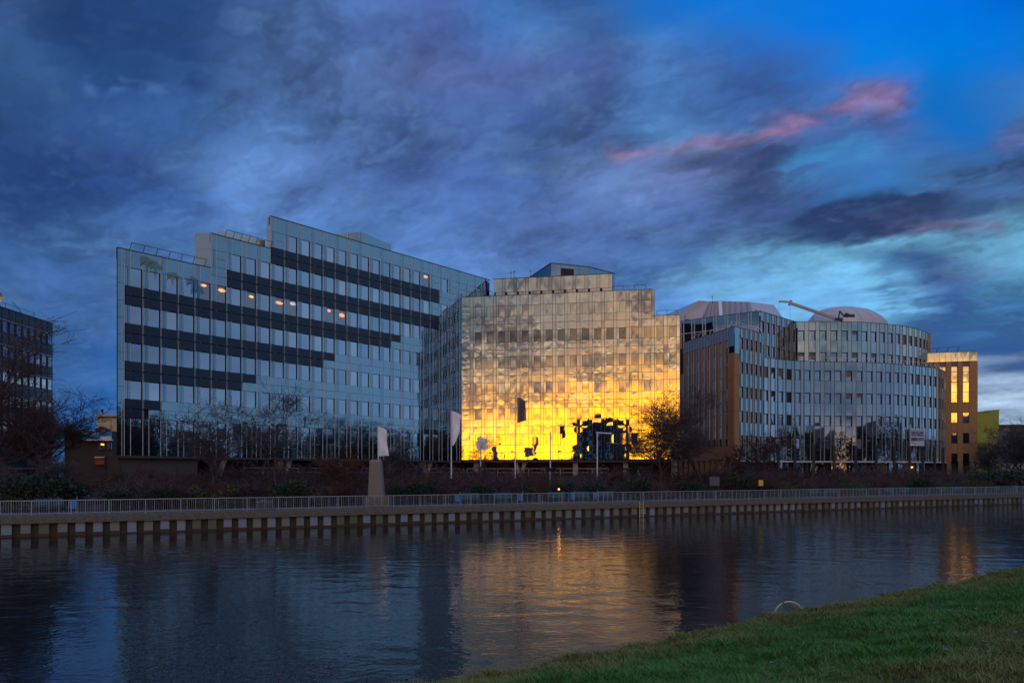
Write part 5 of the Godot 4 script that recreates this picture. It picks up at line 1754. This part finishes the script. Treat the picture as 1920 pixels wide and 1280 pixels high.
func near_bank() -> void:
	var nz := FastNoiseLite.new()
	nz.seed = 91; nz.frequency = 0.35; nz.fractal_octaves = 4
	var s := Shape.new()
	var o := Vector3(-0.9, 0, -13.7)
	var st := 0.25
	var nu := 220
	var nv := 70
	for b in nv:
		for a in nu:
			var p := o + SH * (-14.0 + a * st) + SN * (-1.2 + b * st)
			p.y = bank_y(p) + 0.07 * nz.get_noise_2d(p.x, p.z) + 0.12 * nz.get_noise_2d(p.x * 0.3, p.z * 0.3)
			s.v.append(p); s.t.append(Vector2(p.x, p.z))
	for b in nv:
		for a in nu:
			var i1 := b * nu + mini(a + 1, nu - 1)
			var i0 := b * nu + maxi(a - 1, 0)
			var j1 := mini(b + 1, nv - 1) * nu + a
			var j0 := maxi(b - 1, 0) * nu + a
			s.n.append(-(s.v[i1] - s.v[i0]).cross(s.v[j1] - s.v[j0]).normalized())
	for b in nv - 1:
		for a in nu - 1:
			var k := b * nu + a
			s.i.append_array([k, k + 1, k + nu + 1, k, k + nu + 1, k + nu])
	# the rest of the bank and the land behind the photographer
	var e := SH
	var far := 900.0
	for q in [[-far, -14.0], [-14.0 + (nu - 1) * st, far]]:
		for w in [[-1.2, 0.0, -0.7, 0.4], [0.0, 13.0, 0.4, 2.974], [13.0, 16.05, 2.974, 2.974]]:
			s.quad(o + e * q[0] + SN * w[1] + Vector3(0, w[3], 0), o + e * q[1] + SN * w[1] + Vector3(0, w[3], 0), o + e * q[1] + SN * w[0] + Vector3(0, w[2], 0), o + e * q[0] + SN * w[0] + Vector3(0, w[2], 0))
	s.quad(o - e * far + SN * far + Vector3(0, 2.97, 0), o + e * far + SN * far + Vector3(0, 2.97, 0), o + e * far + SN * 15.9 + Vector3(0, 2.97, 0), o - e * far + SN * 15.9 + Vector3(0, 2.97, 0))
	struct("near_bank", s.mesh(), M.bank_soil)
	# grass
	var g := RandomNumberGenerator.new()
	g.seed = 33
	var gm := mat("grass_blade", 1, 1, 1, 0.75)
	gm.vertex_color_use_as_albedo = true
	gm.backlight_enabled = true
	gm.backlight = Color(0.35, 0.4, 0.2)
	var tuft := Shape.new()
	for k in 9:
		var an := g.randf() * TAU
		var b0 := Vector3(cos(an), 0, sin(an)) * g.randf() * 0.05
		var h := g.randf_range(0.05, 0.11)
		var lean := Vector3(g.randfn(0, 0.04), 0, g.randfn(0, 0.04))
		var side := Vector3(-sin(an), 0, cos(an)) * 0.005
		tuft.quad(b0 - side, b0 + side, b0 + side * 0.7 + lean * 0.5 + Vector3(0, h * 0.6, 0), b0 - side * 0.7 + lean * 0.5 + Vector3(0, h * 0.6, 0))
		tuft.tri(b0 - side * 0.7 + lean * 0.5 + Vector3(0, h * 0.6, 0), b0 + side * 0.7 + lean * 0.5 + Vector3(0, h * 0.6, 0), b0 + lean * 1.4 + Vector3(0, h, 0))
	for k in tuft.v.size(): tuft.c.append(Color.WHITE)
	var mm := MultiMesh.new()
	mm.transform_format = MultiMesh.TRANSFORM_3D
	mm.use_colors = true
	mm.mesh = tuft.mesh(gm)
	var cnt := 120000
	mm.instance_count = cnt
	var pt := FastNoiseLite.new()
	pt.seed = 12; pt.frequency = 0.28; pt.fractal_octaves = 3
	for k in cnt:
		var u := -3.0 + pow(g.randf(), 1.3) * 34.0
		var d := -0.15 + g.randf() * 10.2
		var p := o + SH * u + SN * d
		p.y = bank_y(p) + 0.07 * nz.get_noise_2d(p.x, p.z) + 0.12 * nz.get_noise_2d(p.x * 0.3, p.z * 0.3) - 0.01
		var sc := g.randf_range(0.6, 1.6) * (1.0 + 0.9 * maxf(-0.6, pt.get_noise_2d(p.x * 2.0, p.z * 2.0))) * (1.0 + 0.45 * (1.0 - smoothstep(0.0, 0.9, d)) * smoothstep(-0.1, 0.3, pt.get_noise_2d(p.x * 3.0, p.z * 3.0)))
		var bs := Basis(Vector3.UP, g.randf() * TAU).scaled(Vector3(sc, sc * g.randf_range(0.7, 1.2), sc))
		mm.set_instance_transform(k, Transform3D(bs, p))
		# lush green strip along the slope, drier near the shore
		var lush := smoothstep(1.0, 2.6, d + pt.get_noise_2d(p.x, p.z) * 1.6) * (1.0 - smoothstep(5.6, 8.2, d + pt.get_noise_2d(p.x + 30, p.z) * 1.8))
		var c := Vector3(0.21, 0.185, 0.032).lerp(Vector3(0.075, 0.19, 0.016), lush)
		if g.randf() < 0.10: c = c.lerp(Vector3(0.22, 0.18, 0.07), 0.7)
		c *= g.randf_range(0.7, 1.3)
		mm.set_instance_color(k, Color(c.x, c.y, c.z))
	var gi := MultiMeshInstance3D.new()
	gi.name = numbered("grass")
	gi.multimesh = mm
	add_child(gi)
	tag(gi, "short winter grass covering the sloping near bank", "grass")
	gi.set_meta("kind", "stuff")
	# fallen leaves
	var ls := Shape.new()
	for k in 260:
		var p := o + SH * g.randf_range(2, 22) + SN * g.randf_range(3.5, 8.0)
		p.y = bank_y(p) + 0.07 * nz.get_noise_2d(p.x, p.z) + 0.12 * nz.get_noise_2d(p.x * 0.3, p.z * 0.3) + 0.07
		var a := Vector3(g.randfn(0, 1), g.randfn(0, 0.3), g.randfn(0, 1)).normalized() * g.randf_range(0.05, 0.09)
		ls.leaf(p, a, a.cross(Vector3.UP) * 0.8)
	var lo := part(self, numbered("fallen_leaves"), ls.mesh(), mat("dry_leaf", 0.24, 0.21, 0.18, 0.8))
	tag(lo, "pale dry leaves scattered in the grass", "leaves")
	lo.set_meta("kind", "stuff")
	# yellow bow of a mooring handle
	var zb := 19.95
	var at := Vector3((1480.0 - 960) / F * zb, 0, -zb)
	at.y = 0.42
	var root := thing("mooring_bow", "yellow bent steel handle arching over the edge of the grass bank", "handle", at)
	for q in [[0.02, 0.36], [0.37, 1.0]]:
		var pp := PackedVector3Array()
		var rr := PackedFloat32Array()
		for k in 13:
			var f: float = lerpf(q[0], q[1], k / 12.0)
			var an := PI * (1.0 - f * 0.92)
			pp.append(Vector3(cos(an) * 0.40, sin(an) * 0.40 - 0.02, 0.0))
			rr.append(0.025)
		s = Shape.new()
		s.tube(pp, rr, 8)
		part(root, "bow", s.mesh(), M.cable_yellow)
	s = Shape.new()
	s.tube(PackedVector3Array([Vector3(-0.165, 0.34, 0), Vector3(-0.135, 0.355, 0)]), PackedFloat32Array([0.034, 0.034]), 8)
	part(root, "joint", s.mesh(), M.crane_dark)
	leaf_shrub("grass_tuft", "dark green tuft growing at the foot of the yellow handle", "", at + Vector3(0.42, -0.02, 0.1), 0.22, 0.34, 95, M.leaf_green, 500)

# ---------- what the glass mirrors from behind the camera ----------
func house(at: Vector3, w: float, dp: float, h: float, roof: float, turn: float, label: String, m: Material) -> void:
	var root := thing("house", label, "house", at)
	root.rotation.y = turn
	var s := Shape.new()
	s.box(Vector3(0, h / 2, 0), Vector3(w, h, dp))
	part(root, "wall", s.mesh(), m)
	s = Shape.new()
	var x := w / 2 + 0.4
	var z := dp / 2 + 0.4
	if roof > 0:
		s.quad(Vector3(-x, h, z), Vector3(x, h, z), Vector3(x, h + roof, 0), Vector3(-x, h + roof, 0))
		s.quad(Vector3(x, h, -z), Vector3(-x, h, -z), Vector3(-x, h + roof, 0), Vector3(x, h + roof, 0))
		s.tri(Vector3(x - 0.4, h, z), Vector3(x - 0.4, h, -z), Vector3(x - 0.4, h + roof, 0)); s.tri(Vector3(-x + 0.4, h, -z), Vector3(-x + 0.4, h, z), Vector3(-x + 0.4, h + roof, 0))
	else:
		s.box(Vector3(0, h + 0.2, 0), Vector3(w + 0.4, 0.4, dp + 0.4))
	part(root, "roof", s.mesh(), M.house_roof)
	var col := {}
	var nx := int(w / 3.2)
	var ny := int(h / 3.2)
	for sd in [-1, 1]:
		var r: Vector3 = Vector3(1, 0, 0) * sd
		var a: Vector3 = Vector3(-w / 2 * sd, 0, dp / 2 * sd)
		for i in nx:
			for j in ny:
				boxpart(col, "window", a, r, w / nx * (i + 0.3), w / nx * (i + 0.7), 1.0 + j * 3.2, 2.6 + j * 3.2, 0.0, 0.05, M.shade_glass)
	flush(root, col)

func behind_camera() -> void:
	house(Vector3(-26, 2.9, 62), 15, 12, 19.5, 0, 0.25, "dark flat-roofed apartment house across the meadow behind the photographer", M.house_dark)
	house(Vector3(128, 2.9, -52), 14, 12, 11, 4.5, 1.4, "grey gabled house on the near bank nearest the bridge bend", M.house_grey)
	house(Vector3(140, 2.9, -30), 16, 12, 10, 4.0, 1.5, "grey gabled house with broad roof on the near bank", M.house_grey)
	house(Vector3(146, 2.9, -6), 15, 12, 12, 4.5, 1.6, "tall grey gabled house on the near bank", M.house_grey)
	house(Vector3(112, 2.9, 26), 26, 13, 17, 0, 0.9, "long dark flat-roofed house behind the near bank lawn", M.house_dark)
	house(Vector3(84, 2.9, 52), 24, 13, 15, 4, 0.5, "long grey house with pitched roof behind the near bank lawn", M.house_grey)
	for q in [[54, -30, 17, 81], [62, -26, 15, 82], [80, 10, 14, 83], [66, 26, 13, 84], [22, 50, 9, 85], [-62, 70, 8, 86], [-80, 75, 9, 87], [-10, 74, 7, 88]]:
		tree("bare_tree", "leafless tree on the near bank behind the photographer", Vector3(q[0], 2.85, q[1]), q[2], q[3], {"rad": q[2] * 0.018, "dens": 0.95, "levels": 3, "lead": 0.6, "group": "trees behind the photographer"})
	var g := RandomNumberGenerator.new()
	g.seed = 5
	for k in 11:
		var at := Vector3(-0.9, 0, -13.7) + SH * (46.0 + k * 11.0) + SN * (11.0 + g.randf() * 5.0)
		var bt := leaf_shrub("bank_tree", "tall dark leafy tree along the near bank beside the photographer's lawn", "leafy trees along the near bank", Vector3(at.x, 2.6, at.z), 3.2, 3.0, 140 + k, M.leaf_green, 2600)
		bt.scale = Vector3(4.2, g.randf_range(3.6, 5.4), 4.2)
	for q in [[-36.0, 60.0, 2.6], [-17.5, 60.0, 2.2], [-60.0, 66.0, 2.0], [6.0, 66.0, 1.8]]:
		var gt := leaf_shrub("garden_tree", "round leafy tree on the lawn around the dark apartment house", "trees around the apartment house", Vector3(q[0], 2.9, q[1]), 3.2, 3.0, 160 + int(q[2] * 10), M.leaf_green, 2200)
		gt.scale = Vector3.ONE * q[2]
	for k in 9:
		leaf_shrub("hedge_shrub", "dark bushy hedge plant at the far edge of the meadow", "hedge plants at the meadow edge", Vector3(-120 + k * 24 + g.randf() * 8, 2.9, 78 + g.randf() * 8), 2.2, 3.4, 120 + k, M.leaf_green, 1600).scale = Vector3(4.5, g.randf_range(2.0, 3.2), 3.0)
